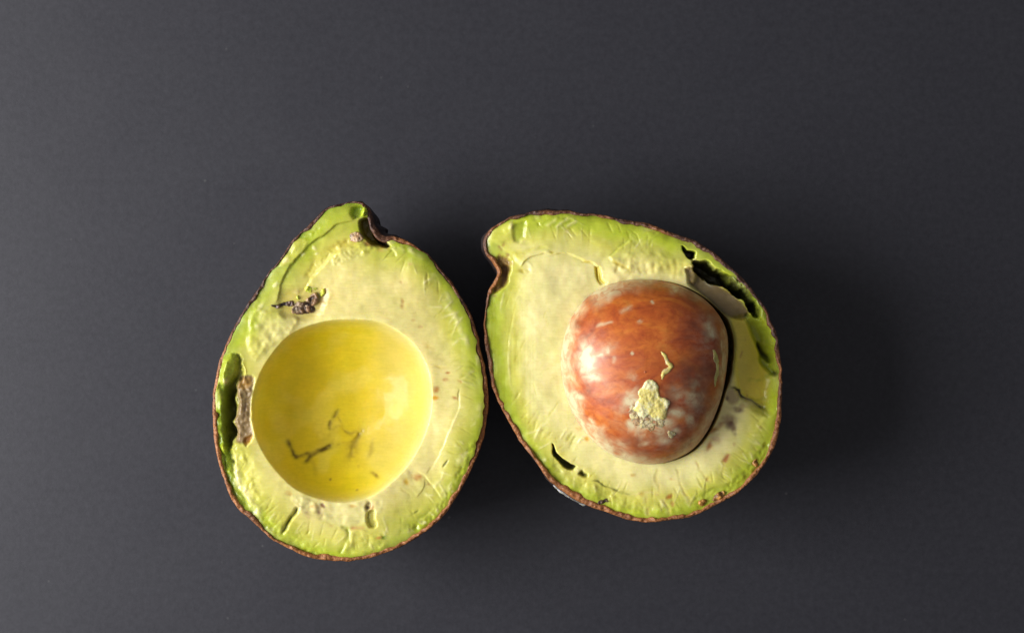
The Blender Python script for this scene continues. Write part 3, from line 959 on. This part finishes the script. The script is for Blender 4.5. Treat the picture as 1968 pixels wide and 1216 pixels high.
# the flesh falls away towards the left rim below the notch
R.H += 5 * np.exp(-R.D / 9) * sstep(1010, 960, X) * sstep(560, 640, Y) * sstep(860, 760, Y)
band = np.exp(-((R.D - 14) / 9) ** 2) * sstep(0.0, 1.2, R.n(28, 6, 2)) * (0.3 + 0.7 * np.maximum(sstep(850, 930, Y), sstep(480, 420, Y) * 0.5))
R.H += band * (1.0 * R.n(5, 7, 2) + 0.5 * R.n(2.2, 27, 1))
R.R -= 0.1 * band
kk = (band * sstep(0.4, 1.4, R.n(5, 8, 2)) * 0.7)[..., None]
R.C = R.C * (1 - kk) + PALE * 0.95 * kk
# long streaks parallel to the left rim
st = gblur_noise(R.h, R.w, (1.5, 40), 777)
R.H += 0.07 * st * sstep(1060, 1000, X) * sstep(540, 600, Y) * sstep(900, 820, Y)
for (p_, w_, h_) in [([(990, 600), (981, 650), (978, 700), (984, 760)], 2.4, -2.6), ([(998, 560), (985, 610), (976, 660), (974, 720)], 2, 2.5),
                     ([(1008, 540), (996, 565), (990, 585)], 2.5, -2.4), ([(972, 555), (964, 580), (962, 605)], 2.4, -3),
                     ([(988, 545), (978, 570), (968, 600)], 2, 2.5), ([(1000, 620), (992, 670), (992, 740)], 2, 1.6)]:
    R.groove(p_, w_ * 0.8, h_ * 0.6, 0.35, PALE if h_ < 0 else LIME, 0.4, warp=False)
R.groove([(1012, 640), (1000, 665), (990, 700)], 2, 1.6, 0.3, LIME, 0.4)
R.groove([(1010, 738), (1000, 750), (990, 765)], 2, 2, 0.3, LIME * 0.9, 0.5)
R.groove([(1080, 760), (1060, 790), (1040, 820)], 1.8, 1.8, 0.3, LIME, 0.5)
# fine random knife nicks
for i in range(26):
    x = rng.uniform(1000, 1110); y = rng.uniform(580, 850)
    a = rng.uniform(-0.9, 0.9); l = rng.uniform(8, 30)
    R.groove([(x, y), (x + l * math.cos(a + 1.9), y + l * math.sin(a + 1.9))], 1.2, rng.uniform(-1.4, 1.4), 0.3, LIME * 1.05, 0.3)

smears(R, RCREAM, 640, 0)
knife_cuts(R, Ro, (1240, 712), 210, lambda x, y: y > 780 or (x > 1000 and y < 440), 6)
# --- green band along the top and the ledge under it
R.patch([(985, 425), (1060, 416), (1150, 420), (1240, 440), (1310, 466), (1312, 478), (1240, 466), (1150, 448), (1060, 440), (1000, 452)], 10, 2, GREEN * 1.15, 0.6)
R.patch([(945, 440), (985, 428), (986, 446), (975, 460), (945, 470), (940, 460)], 7, 2, LIME * 1.15, 0.55, bump=1.5, k=1)
R.spot(985, 437, 4, 12, 0, 4, PALE, 0.6)
R.patch([(990, 432), (1010, 424), (1006, 455), (992, 462)], 4, -4, GREEN * 0.95, 0.6)
for i in range(7):
    x = 1040 + i * 9
    R.groove([(x, 436 + i * 1.0), (x + 14, 424 + i * 1.2), (x + 26, 416 + i * 1.5)], 2.2, -2.6 if i % 2 else 2.4, 0.25, PALE if i % 2 else GREEN, 0.4)
R.groove([(975, 490), (1000, 484), (1030, 476), (1062, 480)], 4, 4, 0.3, np.array((0.62, 0.58, 0.10)), 0.5)
R.step([(1188, 560), (1165, 544), (1150, 541), (1147, 515), (1140, 505), (1122, 502), (1100, 491), (1062, 488), (1020, 492), (998, 512)], 11, 60, 2, 0.06)
R.groove([(1100, 492), (1122, 503), (1140, 506), (1147, 516), (1149, 538)], 2.4, 3, 0.2, np.array((0.66, 0.56, 0.09)), 0.7)
R.patch([(1143, 512), (1152, 512), (1158, 536), (1170, 542), (1148, 542)], 2, -7, np.array((0.72, 0.58, 0.06)), 0.9)
R.spot(1008, 518, 12, 5, 5, -8, np.array((0.55, 0.45, 0.06)), 0.7); R.spot(1018, 512, 5, 12, -25, 4, PALE, 0.6)
R.spot(1052, 486, 7, 5, 0, 4, PALE, 0.6); R.spot(1060, 484, 4, 3, 0, -3, np.array((0.6, 0.5, 0.06)), 0.7)
R.groove([(1212, 456), (1200, 468), (1190, 478), (1168, 492)], 2.4, 4, 0.2, np.array((0.5, 0.52, 0.07)), 0.6)
R.step([(1168, 494), (1195, 474), (1215, 456)], 6, 50, 2, 0.15)
# lumpy flesh over the seed
R.patch([(1170, 500), (1200, 484), (1250, 480), (1300, 500), (1332, 515), (1335, 552), (1300, 545), (1240, 536), (1190, 540), (1168, 525)], 12, 3, PALE * 0.98, 0.15, rough=0.32)
for i in range(11):
    x = 1186 + i * 14.0; y = 508 + 0.0011 * (i * 14 - 30) ** 2 * 0.6
    R.groove([(x - 2, y - 16), (x + 2, y + 4), (x + rng.uniform(-5, 5), y + 24)], 4.5, rng.uniform(3, 7), 0.3, np.array((0.76, 0.64, 0.15)), 0.4)
R.patch([(1175, 500), (1250, 482), (1310, 505), (1330, 530), (1300, 545), (1240, 534), (1190, 538)], 6, 0, None, bump=2.6, bscale=6.5, k=2)
R.groove([(1176, 500), (1195, 510), (1210, 524)], 3, 5, 0.2, np.array((0.7, 0.55, 0.08)), 0.6)
R.patch([(938, 600), (948, 585), (956, 640), (962, 700), (975, 760), (990, 800), (978, 800), (955, 750), (944, 700), (938, 650)], 11, 0, GREEN * 0.85, 0.7)  # shade along the left edge painted as darker green
# stem notch
R.patch([(952, 500), (968, 494), (982, 502), (978, 520), (974, 540), (962, 556), (950, 562), (946, 552), (958, 536)], 4, -8, np.array((0.36, 0.19, 0.07)), 0.9, rough=0.5, bump=2.5, bscale=3.5, k=3)
R.patch([(966, 512), (980, 512), (974, 540), (962, 552), (962, 530)], 4, -6, BROWN * 0.9, 0.8)
for (x, y) in [(962, 480), (968, 472), (958, 476), (985, 505), (976, 492), (972, 468), (960, 492), (950, 568), (956, 575)]:
    R.spot(x, y, 4, 3.5, 20, -1, np.array((0.42, 0.28, 0.08)), 0.7)

# --- hollow and openings at upper right
DK = np.array((0.036, 0.031, 0.012))  # shade inside the openings and cracks, painted as near-black flesh
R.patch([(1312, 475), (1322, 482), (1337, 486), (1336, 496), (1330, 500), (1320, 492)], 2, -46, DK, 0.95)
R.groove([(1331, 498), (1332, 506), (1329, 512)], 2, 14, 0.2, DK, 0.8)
R.spot(1334, 502, 6, 6, 0, 3, PALE * 0.9, 0.6)
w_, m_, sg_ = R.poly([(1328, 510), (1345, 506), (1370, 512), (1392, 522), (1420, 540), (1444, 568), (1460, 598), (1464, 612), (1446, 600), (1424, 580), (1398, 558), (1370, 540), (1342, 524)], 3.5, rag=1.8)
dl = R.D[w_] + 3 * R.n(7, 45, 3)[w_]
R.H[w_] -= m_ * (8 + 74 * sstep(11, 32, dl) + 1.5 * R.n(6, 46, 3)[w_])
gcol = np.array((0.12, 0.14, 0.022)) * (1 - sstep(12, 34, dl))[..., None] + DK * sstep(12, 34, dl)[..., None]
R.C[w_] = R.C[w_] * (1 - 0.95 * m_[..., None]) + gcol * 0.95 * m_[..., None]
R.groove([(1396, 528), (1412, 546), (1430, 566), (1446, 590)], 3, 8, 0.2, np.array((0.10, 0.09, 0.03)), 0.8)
R.groove([(1404, 520), (1424, 538), (1446, 566)], 2.5, -6, 0.2, np.array((0.22, 0.22, 0.06)), 0.7)
# browned slope between the opening and the seed
R.patch([(1318, 520), (1334, 518), (1368, 540), (1398, 560), (1424, 582), (1442, 602), (1434, 616), (1410, 612), (1392, 606), (1370, 586), (1346, 564), (1326, 548)], 4, -16, np.array((0.21, 0.145, 0.075)), 0.95, rough=0.42, bump=2.6, bscale=8, k=4)
R.patch([(1318, 516), (1332, 514), (1338, 530), (1334, 548), (1322, 540)], 4, 8, np.array((0.50, 0.38, 0.17)), 0.7, bump=2, k=5)
R.groove([(1345, 528), (1362, 540), (1372, 552)], 1.8, -3, 0.2, np.array((0.5, 0.46, 0.36)), 0.7)
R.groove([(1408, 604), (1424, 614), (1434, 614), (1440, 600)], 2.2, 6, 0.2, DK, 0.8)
R.groove([(1402, 528), (1420, 545), (1440, 566)], 3, -14, 0.2, np.array((0.30, 0.34, 0.09)), 0.7)
# plain flesh right of the seed, lying lower than the rest
R.patch([(1404, 618), (1440, 620), (1468, 660), (1478, 720), (1470, 775), (1440, 768), (1415, 740), (1412, 690)], 10, -10, np.array((0.78, 0.62, 0.07)), 0.8)
R.patch([(1436, 612), (1456, 606), (1476, 640), (1488, 690), (1484, 720), (1470, 700), (1455, 660)], 5, -12, GREEN * 0.8, 0.8, bump=2, k=6)
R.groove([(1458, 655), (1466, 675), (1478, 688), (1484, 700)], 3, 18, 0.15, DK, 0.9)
R.groove([(1462, 700), (1474, 690), (1486, 706), (1480, 722)], 3.5, -6, 0.2, GREEN * 1.2, 0.6)
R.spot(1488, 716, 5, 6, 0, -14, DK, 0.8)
R.groove([(1436, 735), (1460, 728), (1490, 716)], 3, 3, 0.2, GREEN * 0.8, 0.5)
R.groove([(1434, 768), (1456, 770), (1480, 764)], 3, 3, 0.25, GREEN * 0.9, 0.4)
w_, m_, sg_ = R.poly([(1400, 612), (1444, 612), (1476, 650), (1490, 720), (1478, 790), (1440, 775), (1412, 745), (1408, 690)], 12)
R.H[w_] -= m_ * 0.30 * np.clip(R.Xr[w_] - 1395, 0, 100)
# --- the seed bed
SEED = np.array([(1227, 534), (1284, 539), (1332, 557), (1368, 586), (1393, 622), (1399, 655), (1393, 734), (1374, 792), (1348, 843),
                 (1316, 873), (1265, 890), (1204, 881), (1156, 856), (1110, 805), (1089, 750), (1079, 690), (1090, 625), (1122, 576), (1172, 545)], float)
bed = np.array([(1227, 537), (1284, 541), (1330, 556), (1364, 578), (1396, 610), (1412, 652), (1409, 705), (1399, 742), (1380, 800), (1352, 848),
                (1318, 876), (1265, 890), (1204, 879), (1158, 854), (1113, 803), (1093, 748), (1084, 690), (1095, 626), (1126, 578), (1174, 548)], float)
sc_ = np.array((1240.0, 712.0))


def polar_r(poly, c, x, y):
    p = smooth_pts(poly, 6, True)
    a = np.arctan2(p[:, 1] - c[1], p[:, 0] - c[0]); rr = np.hypot(*(p - c).T)
    oi = np.argsort(a)
    return np.interp(np.arctan2(y - c[1], x - c[0]), a[oi], rr[oi], period=2 * math.pi)


r = np.hypot(X - sc_[0], Y - sc_[1]) / polar_r(bed, sc_, X, Y)
ins = sstep(1.004, 0.985, r)
bowl = -150 * np.power(1 - np.power(np.clip(r, 0, 1), 3.2), 0.45)
R.H = R.H * (1 - ins) + bowl * sstep(1.0, 0.97, r)
R.tint((slice(None), slice(None)), ins, np.array((0.30, 0.24, 0.06)))
# flesh pressed up against the seed on its left
ring = np.exp(-((r - 1.03) / 0.045) ** 2) * sstep(1230, 1130, X)
R.H += 0.5 * ring
R.tint((slice(None), slice(None)), np.exp(-((r - 1.02) / 0.05) ** 2) * 0.4 * sstep(1250, 1120, X), np.array((0.80, 0.70, 0.42)))
dkgap = np.exp(-((r - 1.0) / 0.025) ** 2) * sstep(1340, 1375, X) * sstep(770, 730, Y)  # seed's shadow in the gap, painted into the flesh colour
R.tint((slice(None), slice(None)), dkgap * 0.8, np.array((0.10, 0.09, 0.03)))

# --- crack running out to the right, and bruises
R.step([(1392, 740), (1408, 744), (1420, 746), (1420, 756), (1438, 768), (1456, 778), (1478, 790)], -11, 40, 1.6, 0.1)
R.groove([(1394, 737), (1412, 744), (1420, 748), (1420, 756), (1436, 768), (1456, 778), (1476, 788)], 2.6, 13, 0.12, DK * 1.5, 0.9)
R.groove([(1420, 764), (1440, 774), (1462, 784)], 3.5, -3, 0.25, np.array((0.60, 0.52, 0.30)), 0.7)
R.patch([(1398, 745), (1416, 748), (1420, 765), (1405, 775), (1394, 765)], 4, -3, np.array((0.50, 0.38, 0.20)), 0.8)
R.spot(1416, 786, 12, 7, 0, -3, PURP * 1.3, 0.75); R.spot(1403, 812, 12, 12, 20, -4, PURP, 0.8); R.spot(1412, 826, 6, 10, -15, -2, PURP * 1.2, 0.7)
R.spot(1390, 808, 14, 7, -30, -2, np.array((0.38, 0.25, 0.13)), 0.75); R.spot(1374, 822, 14, 5, -35, -3, np.array((0.48, 0.25, 0.06)), 0.8)
R.spot(1428, 778, 10, 5, 10, -1, np.array((0.45, 0.33, 0.16)), 0.6); R.spot(1396, 762, 4, 5, 0, -2, PURP, 0.6)
R.spot(1364, 850, 6, 14, 35, -2, np.array((0.48, 0.22, 0.06)), 0.85); R.spot(1376, 842, 12, 10, -20, -1, np.array((0.60, 0.46, 0.26)), 0.6)
R.groove([(1398, 866), (1396, 876), (1388, 890)], 4, 2, 0.3, np.array((0.46, 0.20, 0.06)), 0.85); R.spot(1411, 852, 4, 4, 0, -1, np.array((0.5, 0.28, 0.08)), 0.7)
R.spot(1462, 820, 4, 3, 0, 0, np.array((0.5, 0.4, 0.1)), 0.6); R.spot(1466, 768, 4, 3, 0, 0, np.array((0.5, 0.4, 0.1)), 0.5)
for (x, y) in [(1437, 640), (1430, 668), (1440, 752)]:
    R.groove([(x, y), (x - 2, y + 10), (x - 4, y + 20)], 1.6, 1.5, 0.3, np.array((0.45, 0.28, 0.08)), 0.6)
# --- slit at lower left and wavy folds around it
R.patch([(1059, 853), (1065, 862), (1074, 875), (1088, 887), (1108, 898), (1104, 903), (1090, 899), (1076, 890), (1065, 876), (1060, 864)], 1.8, -34, np.array((0.11, 0.11, 0.02)), 0.95)
R.step([(1108, 900), (1080, 888), (1066, 872), (1061, 856)], 4, 20, 1.5, 0.2)
R.groove([(1114, 906), (1122, 911), (1131, 912)], 3.2, 18, 0.25, np.array((0.16, 0.15, 0.03)), 0.9)
R.groove([(1133, 922), (1150, 926), (1168, 936), (1190, 943), (1218, 950)], 1.8, 8, 0.2, np.array((0.22, 0.21, 0.04)), 0.85)
for i, (p_) in enumerate([[(1028, 850), (1034, 830), (1048, 814), (1058, 806)], [(1040, 850), (1042, 832), (1054, 820)],
                          [(1076, 848), (1084, 832), (1094, 822)], [(1088, 852), (1096, 838), (1104, 830)],
                          [(1106, 872), (1108, 856), (1118, 842), (1126, 838)], [(1096, 866), (1100, 846), (1110, 834)]]):
    R.groove(p_, 2.6, 4.5 if i % 2 else -4, 0.25, LIME * 0.9 if i % 2 else PALE, 0.5)
for (x, y, rx, ry) in [(1114, 824, 6, 4), (1129, 842, 5, 5)]:
    R.spot(x, y, rx, ry, 0, -1, np.array((0.72, 0.40, 0.06)), 0.8)
for (x, y, rx, ry) in [(1045, 882, 5, 7), (1112, 905, 5, 4), (1102, 905, 4, 5)]:
    R.spot(x, y, rx, ry, 0, 5, PALE, 0.6)
R.patch([(1036, 872), (1060, 884), (1110, 915), (1180, 950), (1260, 970), (1320, 975), (1260, 990), (1180, 978), (1110, 948), (1060, 915)], 6, 0, None, bump=2.8, bscale=5, k=7)
# --- radial seams below the seed
for p_, w_, h_ in [([(1268, 894), (1264, 920), (1270, 952)], 2.2, 3.5), ([(1301, 890), (1303, 915), (1312, 938), (1326, 962), (1336, 974)], 2.6, 5),
                   ([(1333, 880), (1342, 900), (1354, 914), (1370, 928)], 2.6, 4.5), ([(1210, 952), (1240, 946), (1275, 948)], 2, 3),
                   ([(1274, 950), (1280, 970), (1288, 990)], 2.4, 5), ([(1386, 915), (1390, 895), (1386, 880)], 2, 2.5), ([(1243, 950), (1244, 975), (1246, 995)], 2.2, 3.5)]:
    R.groove(p_, w_ * 1.2, h_ * 0.75, 0.25, np.array((0.72, 0.60, 0.16)), 0.55)
    R.groove([(x - 5, y) for x, y in p_], w_, -h_ * 0.3, 0.25, PALE, 0.3)
for (x, y, rx, ry, c) in [(1286, 952, 5, 6, RUST), (1293, 968, 4, 6, np.array((0.55, 0.32, 0.08))), (1222, 912, 6, 3, np.array((0.66, 0.48, 0.14))),
                          (1234, 948, 6, 7, np.array((0.60, 0.46, 0.10))), (1358, 918, 5, 4, np.array((0.6, 0.45, 0.1))), (1290, 920, 6, 3, np.array((0.7, 0.5, 0.2)))]:
    R.spot(x, y, rx, ry, 0, -1.5, c, 0.75)
R.patch([(1330, 965), (1345, 945), (1375, 935), (1410, 920), (1440, 890), (1470, 850), (1484, 860), (1450, 905), (1400, 945), (1350, 975)], 5, -2, GREEN * 0.95, 0.5, bump=3.4, bscale=4.5, k=8)

rr_ = 6.8 + 1.1 * gblur_noise(1, NA, 2.5, 83)[0] + 1.6 * gblur_noise(1, NA, 14, 81)[0] + 3 * near(Ro, [(1246, 1000, 1), (1400, 955, 0.6)], 80)
rcork = np.clip(0.25 + 0.75 * sstep(620, 860, Ro[:, 1]) + 0.2 * gblur_noise(1, NA, 7, 82)[0] + near(Ro, [(955, 530, 0.8), (935, 580, 0.4)], 40), 0, 1)
rbulge = 2.0 + near(Ro, [(931, 470, 9), (945, 497, 9), (1035, 406, 9), (1095, 950, 11), (1070, 932, 8)], 40)
half_b = empty('avocado_half', RC[0], RC[1])
half_b['label'] = 'right avocado half holding the round brown seed'
half_b['category'] = 'avocado'
half_b['group'] = 'halves of one cut avocado'
build_half('right', R, Ro, Rn, RC, rr_, rcork, rbulge, half_b, LEAN_R, (1150.0, 640.0))
RX = RC + (0,)
chip('rim_scrap', [(1368, 958), (1378, 946), (1390, 940), (1394, 950), (1384, 962), (1372, 966)], R, 4, np.array((0.26, 0.12, 0.03)), half_b, RX, 41, 0, 0.5, 1.0, np.array((0.48, 0.26, 0.06)), nscale=2.2)
chip('rim_scrap', [(1342, 962), (1352, 956), (1360, 962), (1354, 970), (1344, 970)], R, 4, np.array((0.34, 0.17, 0.04)), half_b, RX, 42, 0, 0.5, 1.0, nscale=2.2)
chip('rim_scrap', [(1444, 884), (1452, 880), (1458, 890), (1452, 898), (1446, 894)], R, 4, np.array((0.34, 0.17, 0.05)), half_b, RX, 43, 0, 0.5, 1.0, nscale=2.2)
chip('rim_scrap', [(1150, 962), (1168, 958), (1172, 962), (1156, 970), (1146, 970)], R, 4, np.array((0.10, 0.06, 0.03)), half_b, RX, 44, 0, 0.5, 1.0, nscale=2.2)
chip('skin_glint', [(1057, 924), (1066, 928), (1094, 949), (1112, 962), (1130, 972), (1124, 975), (1106, 966), (1090, 956), (1070, 942)], R, 5, np.array((0.22, 0.21, 0.22)), half_b, RX, 47, 0, 0.35, 0.5, np.array((0.42, 0.41, 0.42)), surf=lambda x_, y_: np.full(x_.shape, -14.0))  # pale sliver added to stand for the glint on the skin

# ================================================================== SEED
SZ, SR = -14.0, 134.0     # height of its widest level and its half height
NT, NP = 640, 300
th = np.linspace(-math.pi, math.pi, NT, endpoint=False)
ph = np.linspace(math.pi / 2 - 0.004, -math.pi / 2 + 0.004, NP)
px = sc_[0] + np.cos(th) * 10; py = sc_[1] + np.sin(th) * 10
rho = polar_r(SEED, sc_, px, py)
rho = circ_smooth(rho, 13)
lump = 1 + 0.010 * fbm(NP, NT, 40, 91, 2) * np.cos(ph)[:, None] + 0.0016 * fbm(NP, NT, 7, 92, 3) * np.cos(ph)[:, None]
cp = np.sign(np.cos(ph)) * np.abs(np.cos(ph)) ** 0.96
xs = sc_[0] + (cp[:, None] * rho[None]) * lump * np.cos(th)[None] - 6 * np.sin(ph)[:, None]
ys = sc_[1] + (cp[:, None] * rho[None]) * lump * np.sin(th)[None]
zs = SZ + SR * np.sin(ph)[:, None] * lump * np.where(np.sin(ph) < 0, 0.92, 1)[:, None]
seed_root_xy = (sc_[0], sc_[1], 0.0)
seed_o = bpy.data.objects.new('avocado_seed', None)
seed_o.empty_display_size = 0.02
SEED_BASE = Z0 + SZ - SR * 0.92
seed_o.location = ((sc_[0] - CX) * S, (CY - sc_[1]) * S, SEED_BASE * S)
col.objects.link(seed_o)
seed_o['label'] = 'round reddish brown avocado seed sitting in the right half'
seed_o['category'] = 'seed'
# pictures of the film, bloom, painted highlight and dark patches on a flat grid, dropped on the upper side
G = Field(1060, 515, 1420, 905, 93)
film = np.zeros((G.h, G.w)); bloom = np.zeros((G.h, G.w)); maroon = np.zeros((G.h, G.w))


def stroke(A, pts, width, amt, taper=0.25):
    w_, dd_, sd, t = G.dist(pts, width * 4 + 6)
    A[w_] = np.maximum(A[w_], amt * np.exp(-(dd_ / width) ** 2) * sstep(0, taper, t) * sstep(0, taper, 1 - t))


def blob(A, x, y, rx, ry, ang, amt, nz=0.5, k=0):
    c, sn = math.cos(math.radians(ang)), math.sin(math.radians(ang))
    u = ((G.X - x) * c + (G.Y - y) * sn) / rx; v = (-(G.X - x) * sn + (G.Y - y) * c) / ry
    m = amt * np.exp(-(u * u + v * v)) * np.clip(1 + nz * fbm(G.h, G.w, 9, 700 + k, 3), 0, 2)
    np.maximum(A, m, out=A)


rs = np.hypot(G.X - sc_[0], G.Y - sc_[1]) / polar_r(SEED, sc_, G.X, G.Y)
leftness = sstep(1300, 1150, G.Xr)
nz9 = fbm(G.h, G.w, 12, 95, 3)
film = np.maximum(film, sstep(0.86, 1.0, rs + 0.03 * nz9) * (0.55 + 0.45 * leftness))
film = np.maximum(film, 0.75 * sstep(0.79, 0.98, rs + 0.04 * nz9) * leftness)
stroke(film, [(1142, 630), (1160, 624), (1182, 621)], 3, 0.6)
stroke(film, [(1186, 600), (1204, 594), (1222, 590)], 4, 0.45)
stroke(film, [(1130, 796), (1140, 812), (1154, 830)], 5, 0.85)
stroke(film, [(1181, 680), (1183, 690), (1180, 700)], 3, 0.6)
stroke(film, [(1252, 578), (1256, 588)], 2.5, 0.8); stroke(film, [(1210, 676), (1217, 683)], 2.5, 0.8); stroke(film, [(1226, 612), (1234, 620)], 4, 0.55)
stroke(film, [(1372, 560), (1390, 620), (1394, 670), (1390, 720), (1378, 770)], 2.5, 0.7)
stroke(film, [(1384, 640), (1390, 680), (1386, 730)], 2.0, 0.8)
for (x, y, rx, ry, a, m) in [(1325, 765, 26, 14, 10, 0.55), (1340, 750, 12, 30, 10, 0.45), (1300, 790, 30, 10, -10, 0.5), (1330, 800, 30, 16, -20, 0.45),
                             (1236, 808, 40, 24, 20, 1.0), (1222, 785, 18, 26, -20, 0.95), (1262, 815, 26, 12, -10, 0.9), (1300, 825, 10, 6, 0, 0.7), (1232, 850, 14, 6, 0, 0.5), (1275, 845, 30, 10, 0, 0.35), (1365, 640, 12, 40, -15, 0.5), (1215, 740, 14, 30, 20, 0.4), (1128, 690, 22, 34, 10, 0.75), (1160, 676, 24, 12, -20, 0.6), (1140, 730, 26, 16, 30, 0.5), (1108, 760, 12, 30, -15, 0.5), (1180, 548, 40, 9, -12, 0.5), (1290, 552, 40, 9, 14, 0.45)]:  # left-hand blobs whiten the coat to paint its highlight
    blob(film, x, y, rx, ry, a, m, 0.9, int(x) % 50)
for (x, y, rx, ry, a, m) in [(1330, 780, 60, 50, 0, 0.8), (1355, 650, 34, 60, -20, 0.65), (1290, 840, 70, 30, 0, 0.6), (1135, 700, 50, 70, 0, 0.25), (1310, 660, 40, 30, 0, 0.4), (1160, 760, 40, 40, 0, 0.2)]:  # the blob farthest left belongs to the painted highlight
    blob(bloom, x, y, rx, ry, a, m, 0.5, int(x) % 37)
for (x, y, rx, ry, a, m) in [(1320, 750, 60, 80, 10, 0.65), (1270, 850, 80, 34, 0, 0.5), (1350, 640, 40, 60, 0, 0.35), (1200, 560, 60, 14, -10, 0.3), (1140, 600, 30, 20, -40, 0.25)]:
    blob(maroon, x, y, rx, ry, a, m, 0.4, int(x) % 41)
upper = (np.sin(ph) > -0.05)[:, None] * np.ones((1, NT))
pf = D / (D - zs)
gx = CX + (xs - CX) * pf; gy = CY + (ys - CY) * pf
fa = np.where(upper > 0, G.sample(film, gx, gy), 0.8); ba = np.where(upper > 0, G.sample(bloom, gx, gy), 0); ma = np.where(upper > 0, G.sample(maroon, gx, gy), 0)
V = to_local(xs, ys, zs + Z0 + lean(xs, zs + Z0, RC[0], LEAN_R), sc_[0], sc_[1], SEED_BASE)
Q = ring_quads(NP, NT)
V = np.r_[V, [[V[:NT, 0].mean(), V[:NT, 1].mean(), V[:NT, 2].mean()]], [[V[-NT:, 0].mean(), V[-NT:, 1].mean(), V[-NT:, 2].mean()]]]
j = np.arange(NT)
T = np.r_[np.stack([np.full(NT, len(V) - 2), j, (j + 1) % NT], -1), np.stack([np.full(NT, len(V) - 1), (NP - 1) * NT + (j + 1) % NT, (NP - 1) * NT + j], -1)]
ext = lambda a: np.r_[a.ravel(), a[0].mean(), a[-1].mean()]
make_mesh('seed_coat', V, Q, M_SEED, seed_o, None, {'film': ext(fa), 'bloom': ext(ba), 'maroon': ext(ma)}, T[:, ::-1][:, [2, 0, 1]] if False else T)


ztop = np.full((G.h, G.w), -1e3)
up = np.sin(ph) > 0.02
ii = np.round(ys[up] - G.y0).astype(int).ravel(); jj = np.round(xs[up] - G.x0).astype(int).ravel()
ok = (ii >= 0) & (ii < G.h) & (jj >= 0) & (jj < G.w)
np.maximum.at(ztop, (ii[ok], jj[ok]), zs[up].ravel()[ok])
for _ in range(4):                       # close pinholes between the samples
    nb_ = np.max([np.roll(np.roll(ztop, a_, 0), b_, 1) for a_ in (-1, 0, 1) for b_ in (-1, 0, 1)], 0)
    ztop = np.where(ztop < -500, nb_ - 0.5, ztop)


def seed_top(x, y):
    return np.maximum(G.sample(ztop, x, y), SZ) - 0.6


def unproj(pts):
    out = []
    for (x, y) in pts:
        z = float(seed_top(np.array([x * 1.0]), np.array([y * 1.0]))[0])
        f = (D - z) / D
        out.append((CX + (x - CX) * f, CY + (y - CY) * f))
    return out


SX = (sc_[0], sc_[1], SEED_BASE)
SCR = np.array((0.80, 0.68, 0.24))
chip('flesh_scrap', unproj([(1232, 742), (1240, 732), (1252, 729), (1262, 736), (1265, 750), (1272, 762), (1283, 766), (1289, 774), (1284, 784), (1280, 800), (1270, 808), (1258, 806), (1250, 798), (1238, 804), (1224, 796), (1216, 784), (1222, 772), (1228, 764), (1226, 752)]),
     None, 5, SCR, seed_o, SX, 51, 0, 0.4, 0.2, np.array((0.86, 0.79, 0.48)), seed_top, 0.9, mat=M_SCRAP, nscale=5)
chip('flesh_paste', unproj([(1206, 776), (1212, 770), (1218, 776), (1226, 784), (1240, 794), (1254, 796), (1266, 802), (1276, 808), (1280, 816), (1270, 822), (1260, 820), (1254, 830), (1242, 826), (1234, 828), (1226, 818), (1216, 816), (1212, 804), (1204, 794), (1210, 786)]),
     None, 1.6, np.array((0.58, 0.48, 0.28)), seed_o, SX, 52, 0, 0.5, 0.8, np.array((0.40, 0.25, 0.14)), seed_top, 0.9, mat=M_SCRAP, nscale=2.4)
chip('flesh_scrap', unproj([(1270, 674), (1276, 676), (1286, 692), (1296, 704), (1290, 712), (1280, 720), (1272, 730), (1269, 722), (1276, 708), (1284, 704), (1276, 692)]),
     None, 3.5, np.array((0.70, 0.56, 0.26)), seed_o, SX, 53, 0, 0.4, 0.4, np.array((0.80, 0.66, 0.20)), seed_top, 1.0, mat=M_SCRAP)
chip('flesh_scrap', unproj([(1367, 672), (1373, 672), (1380, 692), (1381, 716), (1377, 740), (1373, 744), (1371, 728), (1374, 706), (1371, 690)]),
     None, 2.5, np.array((0.66, 0.56, 0.22)), seed_o, SX, 54, 0, 0.4, 0.4, None, seed_top, 1.0, mat=M_SCRAP)
chip('flesh_scrap', unproj([(1282, 830), (1292, 826), (1298, 832), (1292, 840), (1283, 840)]),
     None, 3, np.array((0.60, 0.50, 0.30)), seed_o, SX, 55, 0, 0.4, 0.4, None, seed_top, 1.0, mat=M_SCRAP)
